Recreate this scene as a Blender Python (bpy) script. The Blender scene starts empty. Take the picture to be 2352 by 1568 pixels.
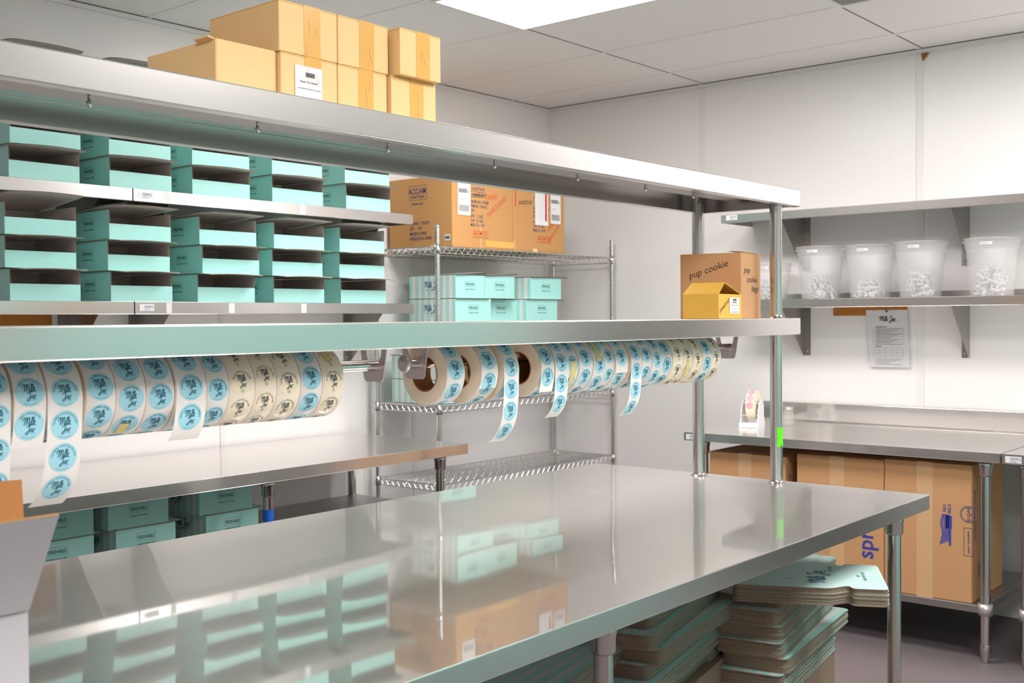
import bpy, math, random
from mathutils import Vector, Matrix
random.seed(7)
C = bpy.context.scene.collection
PI = math.pi

# ------------------------------------------------------------------ materials
def lin(r, g, b):
    f = lambda c: (c/255/12.92) if c/255 <= .04045 else ((c/255+.055)/1.055)**2.4
    return (f(r), f(g), f(b), 1)

def mat(name, col, rough=.5, metal=0., spec=.5, noise=None, bump=None, emit=None):
    """noise=(scale, amount[, stretch]) varies the colour a little; bump=(scale, strength, distance)"""
    m = bpy.data.materials.new(name); m.use_nodes = True
    nt = m.node_tree; b = nt.nodes['Principled BSDF']
    b.inputs['Base Color'].default_value = col
    b.inputs['Roughness'].default_value = rough
    b.inputs['Metallic'].default_value = metal
    b.inputs['Specular IOR Level'].default_value = spec
    if emit: b.inputs['Emission Color'].default_value = emit[0]; b.inputs['Emission Strength'].default_value = emit[1]
    if noise or bump:
        tc = nt.nodes.new('ShaderNodeTexCoord')
    if noise:
        mp = nt.nodes.new('ShaderNodeMapping'); nt.links.new(tc.outputs['Object'], mp.inputs['Vector'])
        if len(noise) > 2: mp.inputs['Scale'].default_value = noise[2]
        n = nt.nodes.new('ShaderNodeTexNoise'); n.inputs['Scale'].default_value = noise[0]; n.inputs['Detail'].default_value = 3
        nt.links.new(mp.outputs[0], n.inputs['Vector'])
        r = nt.nodes.new('ShaderNodeMapRange'); r.inputs['To Min'].default_value = 1-noise[1]; r.inputs['To Max'].default_value = 1+noise[1]
        nt.links.new(n.outputs['Fac'], r.inputs['Value'])
        mx = nt.nodes.new('ShaderNodeMix'); mx.data_type = 'RGBA'; mx.blend_type = 'MULTIPLY'; mx.inputs['Factor'].default_value = 1
        mx.inputs['A'].default_value = col
        nt.links.new(r.outputs[0], mx.inputs['B']); nt.links.new(mx.outputs['Result'], b.inputs['Base Color'])
    if bump:
        n2 = nt.nodes.new('ShaderNodeTexNoise'); n2.inputs['Scale'].default_value = bump[0]; n2.inputs['Detail'].default_value = 2
        nt.links.new(tc.outputs['Object'], n2.inputs['Vector'])
        bp = nt.nodes.new('ShaderNodeBump'); bp.inputs['Strength'].default_value = bump[1]; bp.inputs['Distance'].default_value = bump[2]
        nt.links.new(n2.outputs['Fac'], bp.inputs['Height']); nt.links.new(bp.outputs[0], b.inputs['Normal'])
    return m

def steel(name, col, r1, r2=None, fac=.5, stretch=(1, 1, 1), warp=0., warpscale=1.6):
    """brushed stainless, optionally a second wider lobe and a gentle oil-canning of the sheet"""
    m = bpy.data.materials.new(name); m.use_nodes = True
    nt = m.node_tree; b = nt.nodes['Principled BSDF']; out = nt.nodes['Material Output']
    tc = nt.nodes.new('ShaderNodeTexCoord')
    b.inputs['Base Color'].default_value = col; b.inputs['Metallic'].default_value = 1
    b.inputs['Roughness'].default_value = r1
    nrm = None
    if warp:
        n2 = nt.nodes.new('ShaderNodeTexNoise'); n2.inputs['Scale'].default_value = warpscale; n2.inputs['Detail'].default_value = 0
        nt.links.new(tc.outputs['Object'], n2.inputs['Vector'])
        bp = nt.nodes.new('ShaderNodeBump'); bp.inputs['Strength'].default_value = 1; bp.inputs['Distance'].default_value = warp
        hgt = n2.outputs['Fac']
        nt.links.new(hgt, bp.inputs['Height']); nrm = bp.outputs[0]
        nt.links.new(nrm, b.inputs['Normal'])
    if r2:
        b2 = nt.nodes.new('ShaderNodeBsdfPrincipled'); b2.inputs['Base Color'].default_value = col; b2.inputs['Metallic'].default_value = 1
        b2.inputs['Roughness'].default_value = r2
        if nrm: nt.links.new(nrm, b2.inputs['Normal'])
        mx = nt.nodes.new('ShaderNodeMixShader'); mx.inputs[0].default_value = fac
        nt.links.new(b.outputs[0], mx.inputs[1]); nt.links.new(b2.outputs[0], mx.inputs[2]); nt.links.new(mx.outputs[0], out.inputs[0])
    return m

def clear(name, col, alpha, rough=.3):
    m = bpy.data.materials.new(name); m.use_nodes = True
    nt = m.node_tree; b = nt.nodes['Principled BSDF']; b.inputs['Base Color'].default_value = col
    b.inputs['Roughness'].default_value = rough; b.inputs['Alpha'].default_value = alpha
    return m

M = {}
M['wall'] = mat('white_wall_panel', (.88, .855, .845, 1), .32, bump=(90, .12, .004))
M['seam'] = mat('white_vinyl_seam', (.82, .80, .79, 1), .4)
M['ceil'] = mat('ceiling_tile', (.90, .87, .855, 1), .9, noise=(300, .05))
M['tbar'] = mat('ceiling_grid_white', (.88, .85, .84, 1), .5)
M['door'] = mat('added_dark_door', (.07, .058, .052, 1), .4)
M['gap'] = mat('painted_gap_shade', (.10, .085, .08, 1), .9)  # dark colour stands in for the shade beside bars, trims and louvres
M['floor'] = mat('grey_floor', (.17, .14, .148, 1), .55, noise=(220, .25))
M['lamp'] = mat('lit_diffuser', (1, 1, 1, 1), .5, emit=((1, .965, .94, 1), 22))
M['white_metal'] = mat('white_enamel', (.8, .8, .8, 1), .4)
M['steel'] = steel('brushed_stainless', (.64, .61, .59, 1), .2, .36, .35)
M['top'] = steel('polished_worktop', (.82, .79, .77, 1), .035, .34, .60, warp=.0035, warpscale=1.6)
M['tube'] = steel('stainless_tube', (.60, .575, .55, 1), .2, stretch=(20, 20, 1))
M['chrome'] = mat('chrome_wire', (.70, .69, .68, 1), .26, 1)
M['galv'] = steel('galvanised_steel', (.50, .48, .47, 1), .38)
M['bracket'] = steel('bracket_steel', (.42, .395, .375, 1), .34)
M['plate'] = mat('painted_bracket', (.62, .56, .55, 1), .42, .7)
M['aqua'] = mat('aqua_board', lin(172, 232, 225), .42, noise=(25, .03))
M['cream_stripe'] = mat('pale_stripe', lin(242, 234, 232), .45)
M['pale_aqua'] = mat('pale_aqua_stripe', lin(222, 228, 224), .45)
M['board'] = mat('grey_board_inside', lin(206, 197, 190), .75, noise=(60, .06))
M['kraft_edge'] = mat('kraft_edge', lin(120, 98, 78), .85)
M['flute'] = mat('corrugated_edge', lin(136, 116, 98), .9, noise=(500, .5))
M['ink'] = mat('dark_teal_print', lin(16, 74, 82), .5)
M['logo'] = mat('blue_logo_print', lin(20, 112, 150), .5)
M['carton'] = mat('golden_carton', lin(247, 208, 148), .75, noise=(70, .05, (1, 1, 8)))
M['carton2'] = mat('tan_carton', lin(202, 150, 94), .78, noise=(80, .06))
M['carton3'] = mat('kraft_carton', lin(202, 152, 106), .8, noise=(60, .07, (1, 1, 10)))
M['carton_in'] = mat('carton_inside', lin(150, 110, 62), .9)
M['yellow'] = mat('mustard_carton', lin(232, 180, 74), .7, noise=(80, .05))
M['ptape'] = mat('brown_packing_tape', lin(234, 180, 96), .22, noise=(9, .08))
M['ktape'] = mat('paper_packing_tape', lin(214, 172, 128), .5)
M['clear_tape'] = mat('glossy_clear_tape', lin(240, 205, 150), .12)
M['label'] = mat('white_label', (.86, .85, .86, 1), .45)
M['paper'] = mat('white_paper', (.70, .69, .715, 1), .6)
M['black'] = mat('black_print', (.03, .03, .035, 1), .6)
M['grey_ink'] = mat('grey_print', (.28, .27, .28, 1), .6)
M['blue_ink'] = mat('blue_print', lin(58, 68, 168), .6)
M['navy_ink'] = mat('faded_navy_print', lin(84, 82, 120), .7)
M['red_ink'] = mat('red_print', lin(224, 78, 40), .6)
M['red'] = mat('red_strip', lin(214, 36, 24), .4)
M['pink'] = mat('pink_sticker', lin(243, 170, 178), .5)
M['strip'] = mat('sticker_backing', (.80, .755, .72, 1), .42)
M['strip_c'] = mat('cream_sticker_backing', (.89, .79, .66, 1), .36)
M['disc'] = mat('pale_blue_sticker', lin(160, 212, 226), .36)
M['disc_c'] = mat('cream_sticker', (.90, .77, .57, 1), .34)
M['side'] = mat('roll_side_paper', lin(252, 236, 212), .7, noise=(40, .05))
M['core'] = mat('cardboard_core', lin(164, 108, 58), .8)
M['sink'] = mat('sticker_print', lin(18, 92, 116), .5)
M['sink_c'] = mat('cream_sticker_print', lin(40, 66, 78), .5)
M['ytape'] = mat('yellow_masking_tape', lin(226, 206, 138), .6)
M['green'] = mat('neon_green_tape', lin(92, 240, 20), .6)
M['bluetape'] = mat('blue_masking_tape', lin(18, 110, 230), .6)
M['tub'] = clear('translucent_plastic', (.93, .92, .94, 1), .25, .35)
M['tubrim'] = clear('translucent_plastic_rim', (.92, .91, .93, 1), .3, .3)
M['caps'] = mat('white_plastic', (.85, .85, .88, 1), .4)
M['glass'] = clear('jar_glass', (.72, .69, .64, 1), .20, .05)
M['cork'] = mat('cork', lin(176, 112, 46), .9, noise=(400, .3))
M['white_board'] = mat('white_coated_board', (.52, .50, .53, 1), .55)
M['brown_board'] = mat('brown_board', lin(176, 116, 62), .8, noise=(60, .08, (8, 8, 1)))
M['black_plastic'] = mat('dark_rubber', (.03, .03, .03, 1), .6)
M['bluepin'] = mat('blue_pin', lin(30, 60, 170), .3)

# ------------------------------------------------------------------ object helpers
def new_obj(name, me, parent=None):
    o = bpy.data.objects.new(name, me); C.objects.link(o)
    if parent: o.parent = parent
    return o

def thing(name, label, cat, loc=(0, 0, 0), rz=0, group=None):
    o = bpy.data.objects.new(name, None); C.objects.link(o); o.empty_display_size = .05
    o.location = loc; o.rotation_euler = (0, 0, rz); o['label'] = label; o['category'] = cat
    if group: o['group'] = group
    return o

def tag(o, label, cat, group=None, kind=None):
    if label: o['label'] = label
    if cat: o['category'] = cat
    if group: o['group'] = group
    if kind: o['kind'] = kind
    return o

def copy_tree(o, parent=None):
    c = o.copy(); C.objects.link(c)
    if parent: c.parent = parent
    for ch in list(o.children): copy_tree(ch, c)
    return c

_text = {}
def text2d(s, bold=.012):
    """flat outline of a line of text: vertices, faces, width (cap height about .7)"""
    if (s, bold) in _text: return _text[s, bold]
    cu = bpy.data.curves.new('t', 'FONT'); cu.body = s; cu.size = 1; cu.resolution_u = 2; cu.offset = bold
    ob = bpy.data.objects.new('t', cu); C.objects.link(ob)
    dg = bpy.context.evaluated_depsgraph_get(); ev = ob.evaluated_get(dg); me = ev.to_mesh()
    V = [(v.co.x, v.co.y) for v in me.vertices]; F = [tuple(p.vertices) for p in me.polygons]
    ev.to_mesh_clear(); bpy.data.objects.remove(ob); bpy.data.curves.remove(cu)
    x0 = min(v[0] for v in V); x1 = max(v[0] for v in V)
    V = [(a-x0, b) for a, b in V]
    _text[s, bold] = (V, F, x1-x0); return _text[s, bold]

class MB:
    def __init__(self, bold=.012): self.v = []; self.f = []; self.m = []; self.s = []; self.bold = bold
    def add(self, V, F, m=0, smooth=False):
        k = len(self.v); self.v += [tuple(p) for p in V]
        for f in F: self.f.append(tuple(i+k for i in f)); self.m.append(m); self.s.append(smooth)
    def box(self, x0, x1, y0, y1, z0, z1, m=0):
        V = [(x0,y0,z0),(x1,y0,z0),(x1,y1,z0),(x0,y1,z0),(x0,y0,z1),(x1,y0,z1),(x1,y1,z1),(x0,y1,z1)]
        self.add(V, [(0,3,2,1),(4,5,6,7),(0,1,5,4),(1,2,6,5),(2,3,7,6),(3,0,4,7)], m)
    def quad(self, a, b, c, d, m=0): self.add([a, b, c, d], [(0,1,2,3)], m)
    def prism(self, pts, fn, h0, h1, m=0, mtop=None):
        """polygon pts extruded between two heights; fn(a, b, h) -> xyz"""
        n = len(pts); V = [fn(a, b, h0) for a, b in pts]+[fn(a, b, h1) for a, b in pts]
        self.add(V, [(i, (i+1) % n, (i+1) % n+n, i+n) for i in range(n)], m)
        self.add(V, [tuple(range(n))[::-1]], m); self.add(V, [tuple(range(n, 2*n))], m if mtop is None else mtop)
    def tube(self, pts, r, n=8, m=0, caps=True, radii=None):
        P = [Vector(p) for p in pts]; V = []; F = []
        for i, p in enumerate(P):
            t = (P[min(i+1, len(P)-1)]-P[max(i-1, 0)]).normalized()
            a = t.cross(Vector((0, 0, 1)));
            if a.length < 1e-4: a = t.cross(Vector((0, 1, 0)))
            a.normalize(); b = t.cross(a); rr = radii[i] if radii else r
            V += [p+rr*(math.cos(2*PI*k/n)*a+math.sin(2*PI*k/n)*b) for k in range(n)]
        for i in range(len(P)-1):
            for k in range(n): F.append((i*n+k, i*n+(k+1) % n, (i+1)*n+(k+1) % n, (i+1)*n+k))
        self.add(V, F, m, n > 5)
        if caps:
            self.add(V[:n], [tuple(range(n))], m); self.add(V[-n:], [tuple(range(n))[::-1]], m)
    def lathe(self, prof, c=(0, 0, 0), n=32, m=0, axis='z', smooth=True):
        V = []; F = []
        for r, h in prof:
            for k in range(n):
                a = 2*PI*k/n; p = (r*math.cos(a), r*math.sin(a), h)
                if axis == 'x': p = (h, r*math.cos(a), r*math.sin(a))
                V.append((p[0]+c[0], p[1]+c[1], p[2]+c[2]))
        for i in range(len(prof)-1):
            for k in range(n): F.append((i*n+k, i*n+(k+1) % n, (i+1)*n+(k+1) % n, (i+1)*n+k))
        self.add(V, F, m, smooth)
    def text(self, s, fn, size, m, sx=1., center=True, arc=None, x=0., y=0., shear=0., fit=None):
        """writes s through fn(a, b); arc=(radius, +1 top / -1 bottom) bends it round the origin"""
        V, F, w = text2d(s, self.bold); out = []
        kx = size*sx
        if fit and w*kx > fit: kx = fit/w
        for a, b in V:
            aa = (a-(w/2 if center else 0)+shear*b)*kx; bb = b*size
            if arc:
                R, d = arc
                th = aa/R
                if d > 0: aa, bb = (R+bb)*math.sin(th), (R+bb)*math.cos(th)
                else: aa, bb = (R-bb)*math.sin(th), -(R-bb)*math.cos(th)
            out.append(fn(aa+x, bb+y))
        self.add(out, F, m)
    def stroke(self, pts, w, fn, m, sub=4):
        P = [Vector((a, b)) for a, b in pts]; Q = []
        for i in range(len(P)-1):
            p0, p1, p2, p3 = P[max(i-1, 0)], P[i], P[i+1], P[min(i+2, len(P)-1)]
            for k in range(sub):
                t = k/sub
                Q.append(.5*(2*p1+(p2-p0)*t+(2*p0-5*p1+4*p2-p3)*t*t+(3*p1-p0-3*p2+p3)*t**3))
        Q.append(P[-1]); V = []
        for i, q in enumerate(Q):
            t = Q[min(i+1, len(Q)-1)]-Q[max(i-1, 0)]
            n = Vector((-t.y, t.x)).normalized()*(w/2) if t.length > 1e-9 else Vector((0, w/2))
            V += [fn(q.x+n.x, q.y+n.y), fn(q.x-n.x, q.y-n.y)]
        self.add(V, [(2*i, 2*i+1, 2*i+3, 2*i+2) for i in range(len(Q)-1)], m)
    def rect(self, a0, a1, b0, b1, fn, m): self.quad(fn(a0, b0), fn(a1, b0), fn(a1, b1), fn(a0, b1), m)
    def mesh(self, name, mats):
        me = bpy.data.meshes.new(name); me.from_pydata(self.v, [], self.f)
        for x in mats: me.materials.append(M[x])
        me.polygons.foreach_set('material_index', self.m); me.polygons.foreach_set('use_smooth', self.s); me.update()
        return me
    def build(self, name, mats, parent=None, bevel=None, loc=None):
        if isinstance(mats, str): mats = [mats]
        o = new_obj(name, self.mesh(name, mats), parent)
        if bevel:
            b = o.modifiers.new('edge', 'BEVEL'); b.width = bevel; b.segments = 2; b.limit_method = 'ANGLE'; b.angle_limit = 1.0
        if loc: o.location = loc
        return o

def plane(o, u, v, off=.0006):
    o, u, v = Vector(o), Vector(u), Vector(v); n = u.cross(v).normalized()*off
    return lambda a, b: o+a*u+b*v+n

# ---- hand-lettered logo, drawn as brush strokes (cap height 1)
L_MILK = [[(-.14,.52),(-.08,.82),(.08,.96),(.2,.8),(.16,.4),(.08,.0)], [(.09,.05),(.24,.66),(.4,.97),(.5,.8),(.44,.4),(.42,.04)],
          [(.43,.1),(.56,.66),(.72,.96),(.82,.8),(.76,.36),(.78,.04),(.9,.02),(.98,.2)], [(.98,.52),(.94,.14),(1.0,.0),(1.12,.16)],
          [(1.12,.16),(1.3,.76),(1.3,1.02),(1.2,.92),(1.16,.4),(1.2,.04),(1.3,.02),(1.38,.16)], [(1.5,1.04),(1.44,.5),(1.4,.0)],
          [(1.42,.24),(1.58,.52),(1.66,.44),(1.5,.28),(1.62,.04),(1.78,.06)], [(1.0,.70),(1.03,.74)]]
L_JAR = [[(.12,.72),(.3,.94),(.74,.98)], [(.58,.96),(.54,.4),(.42,-.2),(.2,-.38),(.08,-.22),(.26,.0),(.72,.2)],
         [(.98,.46),(.82,.5),(.7,.26),(.78,.06),(.92,.16),(1.0,.48),(.98,.1),(1.1,.04),(1.16,.2)], [(1.16,.5),(1.22,.4),(1.18,.02)], [(1.2,.3),(1.32,.52),(1.46,.46)]]
def logo_two_lines(mb, fn, s, m):            # Milk over Jar, for the stickers; s = sticker radius
    k = .59*s
    for st in L_MILK: mb.stroke(st, .14, lambda a, b: fn((a-.82)*k*.80-.03*s, b*k*.90-.0*s), m, 3)
    for st in L_JAR: mb.stroke(st, .14, lambda a, b: fn((a-.55)*k*.80, b*k*.72-.45*s), m, 3)
    mb.text('COOKIES', fn, .10*s, m, sx=.9, x=.24*s, y=-.56*s)
def logo_one_line(mb, fn, k, m):             # Milk Jar on one line, k = cap height, centred
    for st in L_MILK: mb.stroke(st, .11, lambda a, b: fn((a-1.72)*k, (b-.3)*k), m)
    for st in L_JAR: mb.stroke(st, .11, lambda a, b: fn((a+.22)*k, (b-.3)*k), m)
    mb.text('COOKIES', fn, .2*k, m, x=1.42*k, y=-.5*k)

# ------------------------------------------------------------------ camera
H = 1.425
yaw, pitch, roll = .696524, -.020448, -.007893
f = Vector((math.cos(yaw)*math.cos(pitch), math.sin(yaw)*math.cos(pitch), math.sin(pitch)))
r = Vector((math.sin(yaw), -math.cos(yaw), 0)); u = r.cross(f)
r, u = math.cos(roll)*r+math.sin(roll)*u, -math.sin(roll)*r+math.cos(roll)*u
cam = bpy.data.cameras.new('camera'); co = bpy.data.objects.new('camera', cam); C.objects.link(co)
mt = Matrix((r, u, -f)).transposed().to_4x4(); mt.translation = (0, 0, H); co.matrix_world = mt
cam.sensor_width = 36; cam.lens = 36*2551.8/2352; cam.clip_start = .05
cam.dof.use_dof = True; cam.dof.focus_distance = 3.1; cam.dof.aperture_fstop = 8
bpy.context.scene.camera = co

# ------------------------------------------------------------------ the room
XW, YW, ZC = 5.497, 4.287, 2.732
XL, YR = -2.4, -2.3
def struct(mb, name, mats, parent=None, bevel=None):
    o = mb.build(name, mats, parent, bevel); o['kind'] = 'structure'; return o
m = MB(); m.box(XL, XW, YR, YW, -.05, 0); struct(m, 'floor', 'floor')
m = MB(); m.box(XL-.1, XW+.1, YW, YW+.1, 0, ZC+.1); struct(m, 'wall_left', 'wall')
m = MB(); m.box(XW, XW+.1, YR, YW, 0, ZC+.1); struct(m, 'wall_back', 'wall')
m = MB(); m.box(XL-.1, XW+.1, YR-.1, YR, 0, ZC+.1); struct(m, 'wall_right', 'wall')
m = MB(); m.box(XL-.1, XL, YR, YW, 0, ZC+.1); struct(m, 'wall_front', 'wall')
GX, GY = 5.1295, 3.189                                   # ceiling grid origin: 0.61 m by 1.22 m tiles
m = MB(); m.box(XL, XW, YR, YW, ZC, ZC+.05, 0)
k = GX
while k > XL:
    m.box(k-.012, k+.012, YR, YW, ZC-.0025, ZC+.001, 1); m.box(k+.012, k+.0155, YR, YW, ZC-.0012, ZC+.001, 2); k -= .6096
k = GY+1.2192*0
while k > YR:
    m.box(XL, XW, k-.012, k+.012, ZC-.003, ZC+.001, 1); m.box(XL, XW, k-.0165, k-.012, ZC-.0012, ZC+.001, 2); k -= 1.2192
struct(m, 'ceiling', ['ceil', 'tbar', 'gap'])
m = MB(); m.box(XW-.016, XW, YR, YW, ZC-.022, ZC-.004, 0); m.box(XW-.017, XW, YR, YW, ZC-.004, ZC, 1)
struct(m, 'trim_1', ['seam', 'gap'])
m = MB(); m.box(XL, XW-.017, YW-.016, YW, ZC-.022, ZC-.004, 0); m.box(XL, XW-.018, YW-.017, YW, ZC-.004, ZC, 1)
struct(m, 'trim_2', ['seam', 'gap'])
n = 3
for y in (3.189, 1.970, .751, -.468):                    # seams between the wall panels
    m = MB(); m.box(XW-.0035, XW, y-.018, y+.018, 0, ZC-.022); struct(m, 'trim_%d' % n, 'seam', bevel=.002); n += 1
for x in (4.29, 3.05, 1.81, .57, -.67):
    m = MB(); m.box(x-.014, x+.014, YW-.0035, YW, 0, ZC-.022); struct(m, 'trim_%d' % n, 'seam', bevel=.002); n += 1

def ceiling_light(x0, y0, label):
    t = thing('ceiling_light', label, 'light', (x0-.305, y0-.61, ZC), 0, 'recessed ceiling panel lights')
    m = MB()
    for a in ((-.300, .300, -.605, -.590), (-.300, .300, .590, .605), (-.300, -.285, -.590, .590), (.285, .300, -.590, .590)): m.box(*a, -.008, -.002)
    m.build('frame', 'white_metal', t)
    m = MB(); m.box(-.285, .285, -.590, .590, -.005, -.003, 1); m.quad((-.285, -.590, -.006), (-.285, .590, -.006), (.285, .590, -.006), (.285, -.590, -.006), 0); m.build('diffuser', ['lamp', 'white_metal'], t)
LX = GX-.6096*2
ceiling_light(LX, GY, 'bright white ceiling light panel above the worktable, at top edge of the photo')
for i, (x, y) in enumerate([(LX-1.2192, GY-2.4384), (LX+1.2192, GY-2.4384), (LX-3.6576, GY-2.4384)]):  # unseen panels, added to brighten the fronts and walls facing the camera
    ceiling_light(x, y, ['lit ceiling panel on the right side beside the camera', 'lit ceiling panel in the far corner on the right side', 'lit ceiling panel on the right side behind the camera'][i])
t = thing('ceiling_vent', 'grey louvred air vent in the ceiling, at top right', 'vent', (4.215, 1.36, ZC))
m = MB()
for a in ((-.29, .29, -.592, -.575), (-.29, .29, .575, .592), (-.29, -.273, -.575, .575), (.273, .29, -.575, .575)): m.box(*a, -.007, -.002)
m.build('frame', 'white_metal', t)
m = MB(); m.box(-.273, .273, -.575, .575, -.003, -.002, 1)
for i in range(38): m.box(-.268+i*.0143, -.261+i*.0143, -.575, .575, -.006, -.003, 0)
m.build('grille', ['galv', 'gap'], t)
m = MB(); m.add([(0, .012, 0), (0, -.026, 0), (0, .004, -.036), (-.004, .012, 0), (-.012, -.026, -.002), (-.004, .004, -.036)],
                [(0, 1, 2), (3, 5, 4), (0, 3, 4, 1), (1, 4, 5, 2), (2, 5, 3, 0)])
tag(m.build('brown_scrap', 'carton_in', None, None, (XW-.004, 1.952, 2.706)), 'tiny torn brown scrap at the top of the wall, by a panel seam', 'scrap')

# the side of the room behind the camera's right shoulder, unseen: a dark door and aqua boxes added for the steel to mirror
m = MB(); m.box(XW-.045, XW-.001, -.86, .38, 0, 2.10, 0)
for a in ((-.92, -.86, 0, 2.16), (.38, .44, 0, 2.16)): m.box(XW-.06, XW-.001, a[0], a[1], a[2], a[3], 1)
m.box(XW-.06, XW-.001, -.86, .38, 2.10, 2.16, 1); struct(m, 'added_door_1', ['door', 'white_metal'])
m = MB(); rn = random.Random(11)
for i in range(8):
    for k in range(15 - (i*5) % 3):
        x = 2.0+i*.335+rn.uniform(-.008, .008); y = -.96+rn.uniform(0, .02); m.box(x, x+.315, y, y+.36, k*.118, k*.118+.112)
tag(m.build('added_aqua_boxes', 'aqua'), 'aqua boxes added out of view across the aisle, for the steel edges to mirror', 'boxes', None, 'stuff')

# ------------------------------------------------------------------ shared pieces
def gsw_label(parent, fn, w=.065, h=.026):
    m = MB(); m.rect(0, w, 0, h, fn, 0)
    g = lambda a, b: fn(a, b)+Vector((0, 0, 0))
    fn2 = lambda a, b: fn(a, b)+(fn(0, 1)-fn(0, 0)).cross(fn(1, 0)-fn(0, 0)).normalized()*-.0004
    m.text('GSW', fn2, .0135, 1, x=w*.53, y=h*.45, sx=.95)
    m.rect(w*.36, w*.68, h*.25, h*.31, fn2, 2); m.rect(w*.30, w*.74, h*.11, h*.16, fn2, 2)
    R = h*.24; P = [(w*.85+R*math.cos(a*PI/8), h*.55+R*math.sin(a*PI/8)) for a in range(17)]
    m.stroke(P, .0014, fn2, 2, 1); m.text('ETL', fn2, .006, 2, x=w*.85, y=h*.5)
    return m.build('sticker', ['label', 'blue_ink', 'grey_ink'], parent)

def leg_mesh(zt, z0=0., sock=True):
    """table leg hanging from the table's underside: socket, tube, foot"""
    m = MB()
    if sock: m.lathe([(.0, 0), (.029, 0), (.029, -.026), (.0265, -.032), (.0265, -.062), (.0235, -.068), (.0205, -.068)], (0, 0, zt), 24)
    m.tube([(0, 0, zt-.02), (0, 0, z0+.07)], .0205, 24)
    m.lathe([(.0205, .075), (.022, .07), (.022, .045), (.014, .006), (.016, 0), (0, 0)], (0, 0, z0), 20)
    return m

# ------------------------------------------------------------------ prep table in the foreground
TX0, TX1, TY0, TY1, TZ = .10, 3.455, 1.2105, 2.474, .8713
t = thing('prep_table', 'long stainless steel worktable with shiny top, in the foreground', 'table', ((TX0+TX1)/2, (TY0+TY1)/2, 0))
hx, hy = (TX1-TX0)/2, (TY1-TY0)/2
m = MB(); m.box(-hx, hx, -hy, hy, TZ-.0035, TZ)
top = m.build('tabletop', 'top', t, .003)
m = MB()
for a in ((-hx, hx, -hy, -hy+.0015), (-hx, hx, hy-.0015, hy), (-hx, -hx+.0015, -hy, hy), (hx-.0015, hx, -hy, hy)): m.box(*a, TZ-.045, TZ-.002)
for a in ((-hx, hx, -hy, -hy+.02), (-hx, hx, hy-.02, hy), (-hx, -hx+.02, -hy, hy), (hx-.02, hx, -hy, hy)): m.box(*a, TZ-.046, TZ-.044)
m.build('edge', 'steel', t, .0008)
m = MB()
for y in (-.45, 0, .45): m.box(-hx+.03, hx-.03, y-.05, y+.05, TZ-.03, TZ-.0036)
m.build('channel', 'galv', t)
for x in (3.335, 1.80, .27):
    for y in (TY0+.065, TY1-.065):
        l = leg_mesh(TZ-.044).build('leg', 'tube', t); l.location = (x-(TX0+TX1)/2, y-(TY0+TY1)/2, 0)
USZ = .25
m = MB(); m.box(-hx+.11, hx-.11, -hy+.055, hy-.055, USZ-.032, USZ); m.build('undershelf', 'galv', t, .004)

# ------------------------------------------------------------------ double overshelf on the table
OX0, OX1, OY0, OY1 = .14, 3.488, 1.652, 2.038
ot = thing('overshelf', 'double tier stainless steel overshelf standing on the worktable', 'shelf', (1.8, 1.845, TZ))
def oshelf(zt, name, x1):
    m = MB(); a0, a1, b0, b1 = OX0-1.8, x1-1.8, OY0-1.845, OY1-1.845; z = zt-TZ; e = .053; q = .0015
    m.box(a0, a1, b0, b1, z-q, z)
    for w in ((a0, a1, b0, b0+q), (a0, a1, b1-q, b1), (a0, a0+q, b0, b1), (a1-q, a1, b0, b1)): m.box(*w, z-e, z-q)
    for w in ((a0, a1, b0, b0+.026), (a0, a1, b1-.026, b1), (a0, a0+.026, b0, b1), (a1-.026, a1, b0, b1)): m.box(*w, z-e-q, z-e)
    return m.build(name, 'steel', ot, .001)
oshelf(1.4194, 'lower_shelf', OX1); us = oshelf(1.8476, 'upper_shelf', OX1)
m = MB(); m.box(OX0-1.8+.05, OX1-1.8-.05, -.06, .06, 1.8476-TZ-.022, 1.8476-TZ-.0016); ch = m.build('channel', 'galv', us, .003)
for x in (.67, 1.0406, 1.4071, 1.7705, 2.1427, 2.4966, 2.8406, 3.12):
    m = MB(); m.lathe([(0, -.0065), (.0035, -.0055), (.0055, -.002), (.0055, .004), (.003, .0045), (.003, .02)], (x-1.8, 0, 1.8126-TZ), 12); m.build('bolt', 'chrome', us)
for px, py in ((3.401, 1.698), (3.401, 1.994), (.23, 1.698), (.23, 1.994)):
    m = MB(); c = (px-1.8, py-1.845)
    m.tube([(*c, 0), (*c, 1.8476-TZ-.003)], .0205, 32)
    for z in (0, 1.4194-TZ): m.lathe([(.032, 0), (.026, .0025), (.0215, .006), (.0206, .012)], (*c, z), 28)
    p = m.build('post', 'tube', ot)
    if px > 3 and py < 1.8:
        m = MB(); V = []; F = []; N = 10
        for j, z in enumerate((.124, .150, .186)):
            for i in range(N+1):
                a = -2.62+i*1.50/N+(.10 if j == 1 else 0)*(1 if i == 0 else 0)
                V.append((c[0]+.0212*math.cos(a), c[1]+.0212*math.sin(a), z-.003*math.sin(i*.9)*(j == 0)))
        for j in range(2):
            for i in range(N): F.append((j*(N+1)+i, j*(N+1)+i+1, (j+1)*(N+1)+i+1, (j+1)*(N+1)+i))
        m.add(V, F, 0, True); tp = m.build('tape', 'green', p); tp['label'] = 'neon green tape patch'

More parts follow.
